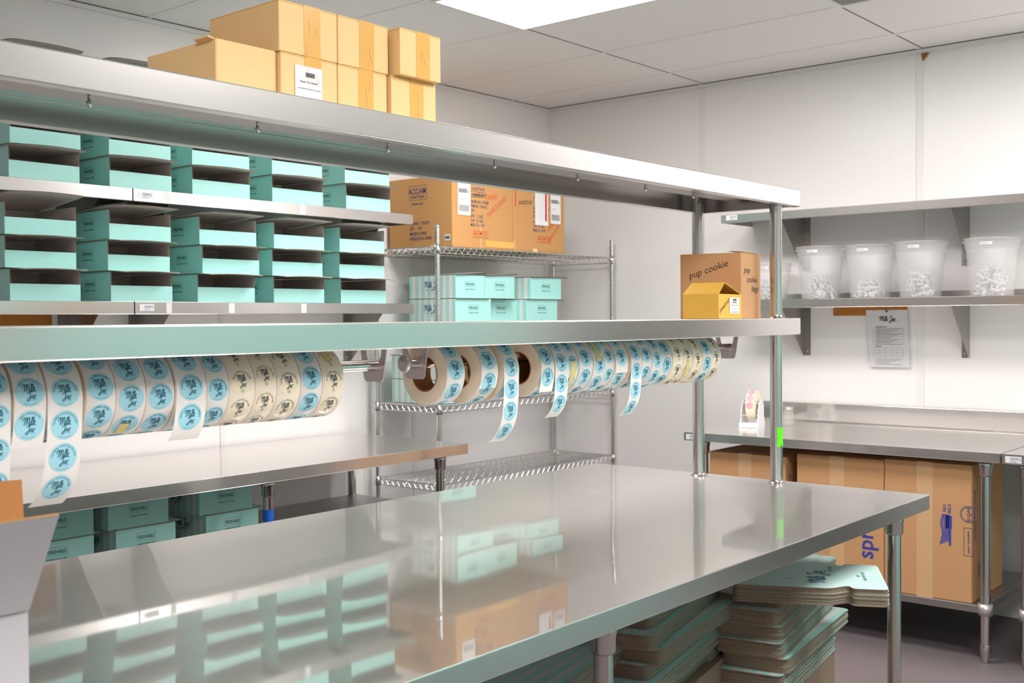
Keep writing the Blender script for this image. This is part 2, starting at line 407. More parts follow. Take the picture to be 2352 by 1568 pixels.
# ------------------------------------------------------------------ sticker rolls and the bars they hang on
RB_Y, RB_Z, RC_Z, RR = 1.80, 1.325, 1.2990, .0745
def holder(x0, x1, label, knob):
    t = thing('roll_holder', label, 'roll holder', (x0, RB_Y, RB_Z))
    m = MB(); m.tube([(0, 0, 0), (x1-x0, 0, 0)], .0125, 20); m.build('bar', 'tube', t)
    if knob:
        m = MB(); m.lathe([(0, -.006), (.016, -.006), (.019, -.003), (.019, .006), (.0125, .008)], (0, 0, 0), 28, axis='x'); m.build('knob', 'plate', t)
    for bx in (([.034] if knob else [])+[x1-x0-.022]):
        out = [(-.042, .0405), (-.030, -.030), (-.024, -.036), (.024, -.036), (.030, -.030), (.042, .0405)]
        hole = [(.026*math.cos(a), .0405+.045*math.sin(a)) for a in [PI+i*PI/14 for i in range(15)]]
        P = out+[(.026, .0405)]+hole[::-1][1:-1]+[(-.026, .0405)]
        m = MB(); m.prism(P, lambda a, b, h: (h, a, b), bx-.0015, bx+.0015)
        m.build('bracket', 'plate', t)
holder(.30, 1.70, 'steel bar of sticker rolls under the overshelf, left of the gap', False)
holder(1.772, 3.275, 'steel bar with a round end knob, carrying the right row of sticker rolls', True)
m = MB()

def sticker(mb, fn, s, text, cream, detail=2, idx=(2, 3)):
    """one round label through fn(a, b): a across, b up"""
    N = 10; V = []; F = []
    for i in range(N+1):
        b = -s*math.cos(PI*i/N); w = math.sqrt(max(s*s-b*b, 0))
        V += [fn(-w, b), fn(w, b)]
    mb.add(V, [(2*i, 2*i+1, 2*i+3, 2*i+2) for i in range(N)], idx[0])
    if not detail: return
    g = lambda a, b: fn(a, b, .0005)
    logo_two_lines(mb, (lambda a, b: g(a, b+.06*s)) if cream else g, s*(.92 if cream else 1), idx[1])
    size = .185*s; mb.text(text, g, size, idx[1], sx=.92, arc=(.745*s, 1), fit=.745*s*3.4)
    if cream:
        d = .15*s; c = -.72*s
        mb.stroke([(0, c+d), (d, c), (0, c-d), (-d, c), (0, c+d)], .028*s, g, idx[1], 1)
        mb.text('V' if 'VEGAN' in text else 'G', g, .16*s, idx[1], y=c-.055*s)
    elif detail > 1:
        mb.text('Baked with love since 2013', g, .085*s, idx[1], arc=(.87*s, -1), fit=.87*s*1.7)

def arc_fn(xc, R, s0):
    def fn(a, b, off=.0003):
        p = (s0-b)/R; rr = R+off
        return Vector((a+xc, -rr*math.cos(p), -rr*math.sin(p)))
    return fn

def make_roll(x0, x1, text, cream, label, phase=0., tail=None, R=RR, tape=None, detail=2, core_label=False):
    t = thing('sticker_roll', label, 'sticker roll', ((x0+x1)/2, RB_Y, RC_Z), 0, 'sticker rolls hanging on the bars')
    w = x1-x0; h = w/2; ci = .0385; m = MB()
    m.lathe([(ci+.003, -h), (R-.0005, -h)], (0, 0, 0), 64, 0, 'x', False); m.lathe([(R-.0005, h), (ci+.003, h)], (0, 0, 0), 64, 0, 'x', False)
    m.lathe([(R-.0005, -h), (R, -h+.0006), (R, h-.0006), (R-.0005, h)], (0, 0, 0), 64, 1, 'x', True)
    s = min(h*.92, .0242); pitch = .0535
    for i in range(-3, 4):
        s0 = phase+i*pitch; p = s0/R
        if -1.75 < p < 1.9 and not (tail and -1.1 < p < .35): sticker(m, arc_fn(0, R, s0), s, text, cream, detail)
        elif not tail: sticker(m, arc_fn(0, R, s0), s, text, cream, 0)
    m.build('paper_roll', ['side', 'strip_c' if cream else 'strip', 'disc_c' if cream else 'disc', 'sink_c' if cream else 'sink'], t)
    m = MB(); m.lathe([(ci, -h), (ci+.003, -h)], (0, 0, 0), 48, 0, 'x', False); m.lathe([(ci+.003, h), (ci, h)], (0, 0, 0), 48, 0, 'x', False)
    m.lathe([(ci, -h), (ci, h)], (0, 0, 0), 48, 0, 'x'); mats = ['core', 'label', 'black']
    if core_label:
        for k in range(8):
            a0, a1 = PI*1.30+k*.1, PI*1.30+(k+1)*.1; q = ci-.0008
            m.quad((-h+.004, q*math.cos(a0), q*math.sin(a0)), (h-.004, q*math.cos(a0), q*math.sin(a0)), (h-.004, q*math.cos(a1), q*math.sin(a1)), (-h+.004, q*math.cos(a1), q*math.sin(a1)), 1)
    m.build('core', mats, t)
    if tail:
        L, curl, lean = tail                              # hanging length, curl rate near the end, sideways drift
        P = []; ds = .004; p = -1.25; q = R+.0012
        while p < .02: P.append((-q*math.cos(p), -q*math.sin(p))); p += ds/q
        y, z = P[-1]; psi = p; run = 0
        while run < L:
            c = (0 if run < L*.55 else curl)+1.2
            psi += (c if run > .05 else -1.2)*ds*(1 if run > .05 else .3); y += math.sin(psi)*ds; z -= math.cos(psi)*ds; run += ds; P.append((y, z))
        n = len(P)
        def tf(a, b0, off=0.):
            k = max(0, min(n-1.001, b0/ds)); i = int(k); fr = k-i
            y = P[i][0]*(1-fr)+P[i+1][0]*fr; z = P[i][1]*(1-fr)+P[i+1][1]*fr
            ty, tz = P[i+1][0]-P[i][0], P[i+1][1]-P[i][1]; l = math.hypot(ty, tz) or 1
            d = max(0, b0-(n*ds-L))/L
            return Vector((a+lean*d*d, y+tz/l*off, z-ty/l*off))
        m = MB(); V = []
        for i in range(n): V += [tf(-h*.98, i*ds), tf(h*.98, i*ds)]
        m.add(V, [(2*i, 2*i+1, 2*i+3, 2*i+2) for i in range(n-1)], 0, True)
        s0 = pitch*.55+phase
        while s0 < n*ds+s*.2:
            c0 = s0
            def fn(a, b, off=.0004, c0=c0): return tf(a, min(c0-b, (n-1)*ds), off)
            sticker(m, fn, s, text, cream, detail, (1, 2)); s0 += pitch
        m.build('tail', ['strip', 'disc', 'sink'], t)
    if tape:
        p0, p1, a0, a1 = tape; m = MB(); V = []; g = arc_fn(0, R, 0)
        for i in range(13):
            p = p0+(p1-p0)*i/12; V += [g(a0*w, -p*R, .0012), g(a1*w, -p*R, .0012)]
        m.add(V, [(2*i, 2*i+1, 2*i+3, 2*i+2) for i in range(12)], 0, True)
        tp = m.build('tape', 'ytape', t); tp['label'] = 'pale yellow masking tape strip'
    return t

left = [(.7931, .8330, 'SNICKERDOODLE SUGAR', 0, (.17, 0., 0), None), (.8375, .8905, 'MINT CHOCOLATE', 0, (.072, 3., -.006), None), (.8925, .9535, 'OATMEAL CHOCOLATE CHIP', 0, (.19, 9., -.012), None),
        (.9605, 1.0135, 'OATMEAL RAISIN', 0, None, None), (1.0150, 1.0708, 'ROCKY ROAD', 0, None, (.72, 1.12, -.22, .12)), (1.0726, 1.1270, 'SALTED BUTTERSCOTCH', 0, None, None),
        (1.1300, 1.1940, 'WHITE CHOCOLATE RASPBERRY', 0, (.086, 12., -.012), None), (1.1958, 1.2432, 'WHITE CHOCOLATE MACADAMIA', 0, None, None), (1.2446, 1.3022, 'VEGAN CHOCOLATE CHIP', 1, None, None),
        (1.3036, 1.3536, 'GLUTEN FREE CHOCOLATE CHIP', 1, None, None), (1.3550, 1.4118, 'GLUTEN FREE SALTED BUTTERSCOTCH', 1, None, None), (1.4140, 1.4675, 'LEMON BLUEBERRY', 0, None, None),
        (1.4695, 1.5262, 'GLUTEN FREE LEMON SUGAR', 1, None, (-.95, -.6, -.2, .1))]
ph = [-.022, -.004, 0, -.018, .006, .006, .004, .0, -.012, -.022, -.004, -.012, -.002]
for i, (x0, x1, tx, cr, tail, tape) in enumerate(left):
    fl = tx.lower()
    if cr: lab = 'roll of cream stickers reading %s, on the left bar' % fl
    else: lab = 'roll of pale blue stickers reading %s, on the left bar' % fl
    if i == 0: lab = 'roll of pale blue sugar cookie stickers cut off by the photo left edge'
    make_roll(x0, x1, tx, cr, lab, ph[i], tail, RR, tape)
right = [(1.8362, 1.8955, 'BANANA SPLIT', 0, None, None, 'roll of pale blue banana split stickers, at the knob end of the right bar'),
         (1.9495, 2.0095, 'BIRTHDAY COOKIE', 0, (.036, 16., -.01), None, 'roll of pale blue birthday cookie stickers, second on the right bar'),
         (2.0290, 2.0860, 'CHOCOLATE CHIP', 0, (.185, 9., -.01), None, 'roll of pale blue chocolate chip stickers with the longest tail on the right bar'),
         (2.1760, 2.2300, 'CHOCOLATE CHIP MARSHMALLOW', 0, (.06, 14., -.01), None, 'pale blue sticker roll with its bare side and core open beside the gap'),
         (2.2320, 2.2870, 'CHOCOLATE PEANUT BUTTER', 0, (.135, 12., -.01), None, 'pale blue chocolate peanut butter sticker roll with a curled hanging tail'),
         (2.2890, 2.3360, 'CHOCOLATE SUGAR', 0, None, (-.2, .95, -.2, .2), 'pale blue sticker roll with a long yellow tape strip over its front'),
         (2.3380, 2.3980, 'COOKIES AND CREAM', 0, None, None, 'pale blue sticker roll between the two yellow taped rolls'),
         (2.3998, 2.4540, 'DOUBLE CHOCOLATE', 0, None, (-1.0, -.15, -.25, .1), 'pale blue sticker roll with yellow tape high on its front'),
         (2.4560, 2.4992, 'GINGER MOLASSES', 0, None, None, 'pale blue sticker roll just right of the high yellow tape'),
         (2.5012, 2.5605, 'PEANUT BUTTER CHIP', 0, (.022, 10., -.004), None, 'pale blue sticker roll with a short loose end, mid right bar'),
         (2.5800, 2.6350, 'ROCKY ROAD', 0, (.155, 10., -.012), None, 'pale blue rocky road sticker roll with the rightmost hanging tail'),
         (2.6365, 2.6845, 'SALTED BUTTERSCOTCH', 0, None, None, 'pale blue sticker roll right of the rightmost hanging tail'),
         (2.6860, 2.7375, 'SUGAR', 0, None, None, 'second pale blue sticker roll right of the rightmost tail'),
         (2.7390, 2.7970, 'WHITE CHOCOLATE RASPBERRY', 0, None, None, 'last pale blue sticker roll before the cream rolls, right bar'),
         (2.7985, 2.8580, 'VEGAN CHOCOLATE CHIP', 1, None, None, 'first of three cream sticker rolls side by side, right bar'),
         (2.8594, 2.9130, 'GLUTEN FREE CHOCOLATE CHIP', 1, None, (.05, .7, -.15, .2), 'cream sticker roll with yellow tape, middle of three cream rolls'),
         (2.9145, 2.9672, 'GLUTEN FREE SUGAR', 1, None, None, 'third of three cream sticker rolls, left of the lone blue one'),
         (2.9685, 3.0225, 'LEMON BLUEBERRY', 0, None, None, 'pale blue sticker roll between cream rolls near the right post'),
         (3.0240, 3.0848, 'GLUTEN FREE LEMON SUGAR', 1, None, None, 'cream sticker roll at the far right end of the right bar')]
for i, (x0, x1, tx, cr, tail, tape, lab) in enumerate(right):
    R = RR+(.001*((i*7) % 5)-.002)
    make_roll(x0, x1, tx, cr, lab, random.uniform(-.025, .02), tail, R, tape, 2 if i < 5 else 1, i == 0)

# ------------------------------------------------------------------ aqua mailer boxes
_mail = {}
def mailer(W, D, Hh, low_front=True, lid_over=.085, lift=0.):
    """meshes of an assembled mailer: body (ends printed, striped back, low front) and lid with its front flap out"""
    key = (W, D, Hh, low_front, lid_over, round(lift, 3))
    if key in _mail: return _mail[key]
    m = MB(); th = .0045
    m.box(0, W, 0, D, 0, .003, 1)
    for x0 in (0, W-th):
        m.box(x0, x0+th, 0, D, .0, Hh, 4)
        xo = x0-.0002 if x0 == 0 else W+.0002; xi = th+.0002 if x0 == 0 else W-th-.0002
        m.quad((xo, 0, 0), (xo, D, 0), (xo, D, Hh), (xo, 0, Hh), 0); m.quad((xi, 0, 0), (xi, D, 0), (xi, D, Hh), (xi, 0, Hh), 1)
        fn = plane((xo, D/2, Hh*.5), (0, -1, 0), (0, 0, 1), -.0004) if x0 == 0 else plane((xo, D/2, Hh*.5), (0, 1, 0), (0, 0, 1), -.0004)
        sg = -1 if x0 == 0 else 1
        fn = (lambda a, b, xo=xo, sg=sg: Vector((xo+sg*.0005, D/2+sg*a, Hh*.5+b)))
        w, q = .040, .0008
        m.text('PERISHABLE', fn, .019, 2, sx=.80, y=.006, fit=.068)
        for a in ((-w, w-.018, .027, .027+q), (w-.014, w, .027, .027+q), (-w, -w+.022, -.001, -.001+q), (-w+.026, w, -.001, -.001+q)): m.rect(*a, fn, 2)
        m.rect(-w, -w+q, -.001, .027, fn, 2); m.rect(w-q, w, -.001, .027, fn, 2)
        m.text('HANDLE WITH CARE', fn, .0078, 2, sx=1.0, y=-.016)
    m.box(th, W-th, D-th, D, 0, Hh, 4)                    # striped back with the logo
    N = 2*round(W/.046)+1
    for i in range(N): m.quad((i*W/N, D+.0003, 0), ((i+1)*W/N, D+.0003, 0), ((i+1)*W/N, D+.0003, Hh), (i*W/N, D+.0003, Hh), 0 if i % 2 == 0 else 3)
    fb = lambda a, b: Vector((W/2-a, D+.0008, Hh*.56+b))
    logo_one_line(m, fb, .030, 5)
    d = .0065; m.add([fb(0, -.022+d), fb(d, -.022), fb(0, -.022-d), fb(-d, -.022)], [(0, 1, 2, 3)], 5)
    for x in (-.032, .032): m.text('BAKED WITH', fb, .0045, 5, x=x, y=-.020); m.text('LOVE', fb, .0045, 5, x=x, y=-.027)
    m.text('EST 2013', fb, .004, 5, y=-.037)
    hf = .062 if low_front else Hh
    m.box(th, W-th, 0, .006, 0, hf-.0015, 4); m.quad((0, -.0003, 0), (W, -.0003, 0), (W, -.0003, hf), (0, -.0003, hf), 0)
    m.box(th, W-th, 0, .006, hf-.0015, hf, 4)
    m.quad((th, D-th-.0003, 0), (W-th, D-th-.0003, 0), (W-th, D-th-.0003, Hh), (th, D-th-.0003, Hh), 1)
    body = m.mesh('body', ['aqua', 'board', 'ink', 'cream_stripe', 'kraft_edge', 'logo'])
    # lid: bowed sheet, hinge at the back, rounded front flap past the front wall
    m = MB(); nx, ny = 13, 12; e = .012; T = .003
    def L(i, j, dz):
        a = -e+(W+2*e)*i/(nx-1); tt = j/(ny-1); b = D-(D+lid_over)*tt
        if b < .02:                                        # round the flap's corners
            k = (.02-b)/(lid_over+.02); a = W/2+(a-W/2)*(1-.16*k**3)
        up = lift*(D-b)+.004*math.sin(PI*i/(nx-1))*tt-.006*max(0, -b/max(lid_over, .01))**2
        return (a, b, Hh+.0012+up+dz)
    V = [L(i, j, T) for j in range(ny) for i in range(nx)]+[L(i, j, 0) for j in range(ny) for i in range(nx)]; K = nx*ny
    for j in range(ny-1):
        for i in range(nx-1):
            q = j*nx+i
            m.add([V[q], V[q+1], V[q+nx+1], V[q+nx]], [(0, 1, 2, 3)], (0 if (i % 2 == 0) else 2))
            m.add([V[K+q], V[K+q+nx], V[K+q+nx+1], V[K+q+1]], [(0, 1, 2, 3)], 1)
    rim = [i for i in range(nx)]+[j*nx+nx-1 for j in range(1, ny)]+[(ny-1)*nx+i for i in range(nx-2, -1, -1)]+[j*nx for j in range(ny-2, 0, -1)]
    m.add(V, [(rim[i], rim[(i+1) % len(rim)], rim[(i+1) % len(rim)]+K, rim[i]+K) for i in range(len(rim))], 3)
    lid = m.mesh('lid', ['aqua', 'board', 'cream_stripe', 'kraft_edge'])
    _mail[key] = (body, lid); return body, lid

def place_mailer(x, y, z, rz, label, group, W=.28, D=.30, Hh=.106, **kw):
    t = thing('mailer_box', label, 'box', (x, y, z), rz, group)
    b, l = mailer(W, D, Hh, **kw); new_obj('body', b, t); new_obj('lid', l, t)
    return t

ORD = ['leftmost', 'second from left', 'middle', 'second from right', 'rightmost']
SZ1, SZ2, SY = 1.9485, 1.5045, 3.945
rows = {  # lower shelf: three rows of five, then the upper shelf: four rows
    'low': [[1.9075, 2.301, 2.693, 3.082, 3.477], [1.892, 2.292, 2.716, 3.076, 3.466], [1.893, 2.299, 2.7075, 3.09, 3.473]],
    'up': [[1.910, 2.3028, 2.677, 3.083, 3.5143], [1.917, 2.3029, 2.6768, 3.0831, 3.5106], [1.912, 2.302, 2.68, 3.08, 3.512], [1.905, 2.295, 2.68, 3.08, 3.512]]}
for key, zb, nm in (('low', SZ2, 'lower'), ('up', SZ1, 'upper')):
    R = rows[key]; names = ['bottom', 'middle', 'top'] if key == 'low' else ['bottom', 'second', 'third', 'top']
    for j, xs in enumerate(R):
        for i, x in enumerate(xs):
            if key == 'up' and j >= 2 and i > 1: continue
            last = j == len(R)-1
            lift = (.045 if key == 'low' else .03) if last else 0.
            if key == 'low' and last and i == 0: lift = .10
            W = .272 if i < 2 else .286
            place_mailer(x, SY+random.uniform(-.004, .006), zb+.1195*j, random.uniform(-.012, .012),
                         'open aqua mailer box, %s in the %s row on the %s left shelf' % (ORD[i] if not (key == 'up' and j > 1) else ('left' if i == 0 else 'right')+' one showing', names[j], nm),
                         'aqua boxes on the left wall shelves', W=W, Hh=.1145, lift=lift, lid_over=.075)
# boxes on the wire rack: ends face the camera side, striped backs face left
rk = 'aqua boxes on the wire rack'
for (x0, x1, y, z, lab, lift) in [(4.101, 4.373, 3.80, 1.4125, 'striped aqua box, front left in the lower row on the wire rack', 0), (4.395, 4.660, 3.862, 1.4125, 'aqua box in the middle of the lower row on the wire rack', 0),
                            (4.663, 4.940, 3.80, 1.4125, 'aqua box at the right of the lower row on the wire rack', 0), (4.104, 4.323, 3.80, 1.5325, 'striped aqua box, front left in the upper row on the wire rack', .06),
                            (4.326, 4.566, 3.80, 1.5325, 'aqua box in the middle of the upper row on the wire rack', .05), (4.702, 4.976, 3.80, 1.5325, 'aqua box at the right of the upper row on the wire rack', .02),
                            (4.00, 4.28, 3.83, 1.0015, 'lower striped aqua box behind the knob, on the rack below the rolls', 0), (4.00, 4.28, 3.83, 1.123, 'upper striped aqua box behind the knob, on the rack below the rolls', .05)]:
    D = round(x1-x0, 3)
    place_mailer(x1, y, z, PI/2, lab, rk, W=.325, D=D, Hh=.1155 if z > 1.3 else .118, low_front=False, lift=lift, lid_over=.0 if (lift == 0 and 4.2 < x1 < 4.9) else (.085 if x1 > 4.9 else .05))
ub = 'aqua boxes under the left bench'
for j, zz in enumerate((.5605, .6690)):
    for i, (x0, x1) in enumerate([(1.80, 2.078), (2.135, 2.383), (2.52, 2.77)]):
        o = .03*(j == 0)*(i > 0)
        place_mailer(x1+o, 3.70, zz, PI/2, 'aqua %s box, %s of the %s three under the left bench' % ('perishable', ['left', 'middle', 'right'][i], ['lower', 'upper'][j]), ub, W=.325, D=round(x1-x0, 3), Hh=.1045, low_front=False, lift=0, lid_over=.04)

# ------------------------------------------------------------------ wall shelves
def wall_shelf(name, label, P, L, depth, zt, brs, stickers=None, e=.048, bh=.29, tapes=()):
    """P(a, b) -> (x, y): a along the front from its left end, b from the front edge towards the wall"""
    t = thing(name, label, 'shelf', (*P(L/2, depth/2), zt)); ox, oy = P(L/2, depth/2)
    def bx(m, a0, a1, b0, b1, z0, z1, k=0):
        x0, y0 = P(a0, b0); x1, y1 = P(a1, b1); m.box(min(x0, x1)-ox, max(x0, x1)-ox, min(y0, y1)-oy, max(y0, y1)-oy, z0, z1, k)
    m = MB(); q = .0015
    bx(m, 0, L, 0, depth, -q, 0); bx(m, 0, L, 0, q, -e, 0); bx(m, 0, L, 0, .02, -e-q, -e); bx(m, 0, q, 0, depth, -e, 0); bx(m, L-q, L, 0, depth, -e, 0)
    bx(m, 0, L, depth-q, depth, 0, .035)
    m.build('deck', 'steel', t, .001)
    for a, sgn in brs:                                    # plate at a, wall flange towards sgn
        m = MB(); x0, y0 = P(a, depth-.31); x1, y1 = P(a, depth)
        tri = [(depth-.30, -.002), (depth-.001, -.002), (depth-.001, -bh), (depth-.012, -bh)]
        fn = lambda c, d, h, a=a: (P(a+h, c)[0]-ox, P(a+h, c)[1]-oy, d)
        m.prism(tri, fn, -.001, .001)
        bx(m, min(a, a+sgn*.035), max(a, a+sgn*.035), depth-.003, depth-.001, -bh, -.002)
        bx(m, min(a, a+sgn*.035), max(a, a+sgn*.035), depth-.30, depth-.001, -.0045, -.002)
        x, y = P(a+sgn*.02, depth-.004)
        b = m.build('bracket', 'bracket', t)
        for z in (-bh+.022, -.02):
            m = MB(); px, py = P(a+sgn*.02, depth-.008); m.lathe([(0, -.002), (.004, -.001), (.005, .003), (0, .003)], (px-ox, py-oy, z), 10); m.build('screw', 'chrome', b)
    for a in (stickers or []):
        fn = lambda c, d, a=a: Vector((P(a+c, -.0006)[0]-ox, P(a+c, -.0006)[1]-oy, -e+.012+d)); s = gsw_label(t, fn); s['label'] = 'white maker sticker'
    for a, w in tapes:
        m = MB(); x0, y0 = P(a, -.0005); x1, y1 = P(a+w, -.0005)
        m.quad((x0-ox, y0-oy, -e+.003), (x1-ox, y1-oy, -e+.003), (x1-ox, y1-oy, -.004), (x0-ox, y0-oy, -.004)); tp = m.build('tape', 'seam', t); tp['label'] = 'worn clear tape piece'
    return t
PL = lambda x0: (lambda a, b: (x0+a, 3.938+b))
DW = YW-.002-3.938
for zt, nm in ((SZ1, 'upper'), (SZ2, 'lower')):
    wall_shelf('wall_shelf', '%s left wall steel shelf, right section with the maker sticker' % nm, PL(2.401), 1.547, DW, zt-.0005, [(.215, -1), (1.42, -1)], [.02], tapes=[(.14, .025), (.44, .03), (.83, .03)])
    wall_shelf('wall_shelf', '%s left wall steel shelf, left section running out of the photo' % nm, PL(.85), 1.547, DW, zt-.0005, [(.15, 1), (1.45, -1)], None)
XV = 5.148
PR = lambda y0: (lambda a, b: (XV+b, y0-a))
DR = XW-.002-XV
wall_shelf('wall_shelf', 'upper empty steel shelf on the right wall, maker sticker at its end', PR(2.880), 1.78, DR, 1.9535, [(.30, 1), (1.145, -1)], [.03], e=.04)
wall_shelf('wall_shelf', 'lower steel shelf on the right wall holding white plastic tubs', PR(2.880), 1.78, DR, 1.5102, [(.30, 1), (1.145, -1)], None, e=.04)

# ------------------------------------------------------------------ tubs of white plastic pieces
def tub(y, label, clabel, rb=.093, rt=.112, h=.262, fill=.09):
    x = 5.30; z = 1.5107
    t = thing('storage_tub', label, 'tub', (x, y, z), 0, 'translucent tubs on the right wall shelf')
    m = MB(); m.lathe([(0, .002), (rb-.004, .0), (rb, .006), (rt, h-.045)], (0, 0, 0), 40)
    m.lathe([(0, .006), (rb-.006, .006), (rt-.003, h-.045)], (0, 0, 0), 40, 0); m.build('body', 'tub', t)
    m = MB(); m.lathe([(rt, h-.046), (rt+.004, h-.045), (rt+.006, h-.006), (rt+.011, h-.004), (rt+.011, h+.001), (rt+.004, h+.001), (rt+.0005, h-.045)], (0, 0, 0), 40)
    for s in (-1, 1): m.box(-.022, .022, s*(rt+.006), s*(rt+.0155), h-.016, h-.010)
    m.build('rim', 'tubrim', t)
    m = MB(); V = []
    for i in range(7):
        a = PI+.05+i*.075-.2
        V += [((rt+.0062)*math.cos(a), (rt+.0062)*math.sin(a)*1, h-.031), ((rt+.0066)*math.cos(a), (rt+.0066)*math.sin(a), h-.018)]
    m.add(V, [(2*i, 2*i+2, 2*i+3, 2*i+1) for i in range(6)], 0)
    fn = lambda a, b: Vector((-(rt+.0075)*math.cos(-a/rt-.02), (rt+.0075)*math.sin(-a/rt-.02), h-.027+b))
    for k in range(5): m.rect(-.014+k*.006, -.0095+k*.006-.001*(k % 2), .0015, .0045, fn, 1)
    m.build('label', ['label', 'grey_ink'], t)
    m = MB(); rnd = random.Random(int(y*1000))
    for k in range(75):
        zz = .014+fill*(k/75)**.9*rnd.uniform(.7, 1.05); rr = (rb-.026)*math.sqrt(rnd.random())*(1-.35*(k/75)); a = rnd.uniform(0, 2*PI)
        c = Vector((rr*math.cos(a), rr*math.sin(a), zz)); ax = Vector((rnd.gauss(0, 1), rnd.gauss(0, 1), rnd.gauss(0, .7))).normalized()
        b = ax.orthogonal().normalized(); d = ax.cross(b); R = .0155
        if k % 3 == 0: m.tube([c-ax*.02, c+ax*.02], .008, 8)
        else: m.tube([c+R*(math.cos(q)*b+math.sin(q)*d) for q in [i*1.55*PI/9 for i in range(10)]], .0048, 6)
    o = m.build('plastic_pieces', 'caps'); o.location = (x, y, z); tag(o, clabel, 'plastic pieces', 'loose white pieces in the tubs', 'stuff')
tub(2.402, 'translucent tub just right of the near post, on the right wall shelf', 'jumble of white plastic pieces in the tub right of the near post', fill=.10)
tub(2.146, 'translucent tub, second one right of the near post', 'low jumble of white pieces in the second tub from the post', fill=.07, h=.258)
tub(1.900, 'translucent tub beside the right bracket, third one from the near post', 'white plastic pieces in the tub left of the bracket', fill=.105)
tub(1.574, 'translucent tub at the far right, beyond the wall bracket', 'heaped white plastic pieces in the far right tub', fill=.12)
tub(2.672, 'smaller translucent tub half hidden behind the near post', 'white pieces in the tub hidden behind the near post', rb=.082, rt=.096, h=.19, fill=.08)

# ------------------------------------------------------------------ cork strip, notice, left cork board
m = MB(); m.box(XW-.012, XW-.001, 2.035, 2.416, 1.427, 1.51); tag(m.build('cork_board', 'cork', None, .002), 'strip of brown cork board on the wall behind the notice', 'cork board')
m = MB(); m.box(1.0, 2.236, YW-.012, YW-.001, 1.30, 1.475); tag(m.build('cork_board', 'cork', None, .002), 'brown cork board under the left wall shelf, at photo left edge', 'cork board')
t = thing('notice_sign', 'white printed notice pinned under the right wall shelf', 'notice', (XW-.0105, 2.13, 1.451))
m = MB(); P = [(-.112, .003), (.100, .003), (.113, -.285), (-.090, -.282)]
N = 6; V = []
for i in range(N+1):
    k = i/N
    for j in range(5):
        q = j/4; a = (-.112*(1-k)-.090*k)*(1-q)+(.100*(1-k)+.113*k)*q; b = .003-.286*k
        V.append((-.002-.006*k*k*(1+.3*math.sin(q*5)), -a, b))
m.add(V, [(i*5+j, i*5+j+1, (i+1)*5+j+1, (i+1)*5+j) for i in range(N) for j in range(4)], 0, True)
fn = lambda a, b: Vector((-.0035-.0080*(max(0, -b)/.285)**2-.0005, -a-.0*b, b))
logo_one_line(m, lambda a, b: fn(a+.002, b-.045), .024, 1)
for k in range(13): m.rect(-.060, .072-(k % 4)*.018, -.093-.0065*k*.98, -.0915-.0065*k*.98, fn, 2)
for a in (-.075, -.045, .082): m.rect(a, a+.0007, -.172, -.088, fn, 2)
for k in range(7): m.rect(-.075, .082, -.090-.0135*k, -.0893-.0135*k, fn, 2)
for k in range(5): m.rect(-.070, .082, -.187-.0125*k, -.1863-.0125*k, fn, 2)
for k in range(6): m.rect(-.070+k*.0304, -.0694+k*.0304, -.238, -.187, fn, 2)
for k in range(4): m.rect(-.060, .076-(k % 3)*.03, -.246-.008*k, -.2445-.008*k, fn, 2)
m.rect(-.062, -.004, -.083, -.0805, fn, 1); m.rect(-.062, -.030, -.181, -.1785, fn, 1)
m.build('sheet', ['paper', 'black', 'grey_ink'], t)
m = MB(); m.lathe([(0, -.012), (.005, -.011), (.0055, -.006), (.003, -.003), (.003, 0)], (-.001, .003, -.004), 14, 0, 'x'); m.build('pin', 'bluepin', t)

# ------------------------------------------------------------------ right bench, its neighbour and what is on and under them
def bench(name, label, x0, x1, y0, y1, zt, legs, splash=None, lab=None, e=.038, us=None, cols=True):
    t = thing(name, label, 'table', ((x0+x1)/2, (y0+y1)/2, 0)); ox, oy = (x0+x1)/2, (y0+y1)/2
    m = MB(); m.box(x0-ox, x1-ox, y0-oy, y1-oy, zt-.0035, zt)
    if splash: m.box(x1-ox-.02, x1-ox, y0-oy, y1-oy, zt-.001, zt+splash)
    if splash: m.prism([(x1-ox-.02, zt), (x1-ox-.02, zt+.012), (x1-ox-.032, zt)], lambda a, b, h: (a, h, b), y0-oy, y1-oy)
    for a in ((x0, x1, y0, y0+.0015), (x0, x1, y1-.0015, y1), (x0, x0+.0015, y0, y1), (x1-.0015, x1, y0, y1)): m.box(a[0]-ox, a[1]-ox, a[2]-oy, a[3]-oy, zt-e, zt-.002)
    for a in ((x0, x1, y0, y0+.018), (x0, x1, y1-.018, y1), (x0, x0+.018, y0, y1)): m.box(a[0]-ox, a[1]-ox, a[2]-oy, a[3]-oy, zt-e-.0015, zt-e)
    m.build('tabletop', 'worktop' if 'worktop' in M else 'steel', t, .002)
    for (lx, ly) in legs:
        l = leg_mesh(zt-e+.002).build('leg', 'tube', t); l.location = (lx-ox, ly-oy, 0)
        if us and cols:
            m = MB(); m.lathe([(.0206, us-.04), (.029, us-.04), (.029, us+.006), (.0206, us+.006)], (0, 0, 0), 20)
            c = m.build('collar', 'plate', l)
    if us:
        m = MB(); xs = [q[0] for q in legs]; ys = [q[1] for q in legs]
        m.box(min(xs)-.02-ox, max(xs)+.02-ox, min(ys)-.0-oy, max(ys)+.0-oy, us-.033, us); m.build('undershelf', 'galv', t, .004)
    return t
M['worktop'] = steel('bench_worktop', (.86, .83, .81, 1), .09, .4, .45, stretch=(14, 1, 14), warp=.003)
BX, BZ = 4.650, .8706
rt = bench('steel_bench', 'stainless steel bench with backsplash along the right wall', BX, XW-.008, 1.350, 2.8085, BZ, [(4.715, 1.425), (4.715, 2.735), (5.40, 1.425), (5.40, 2.735)], .101, us=.236)
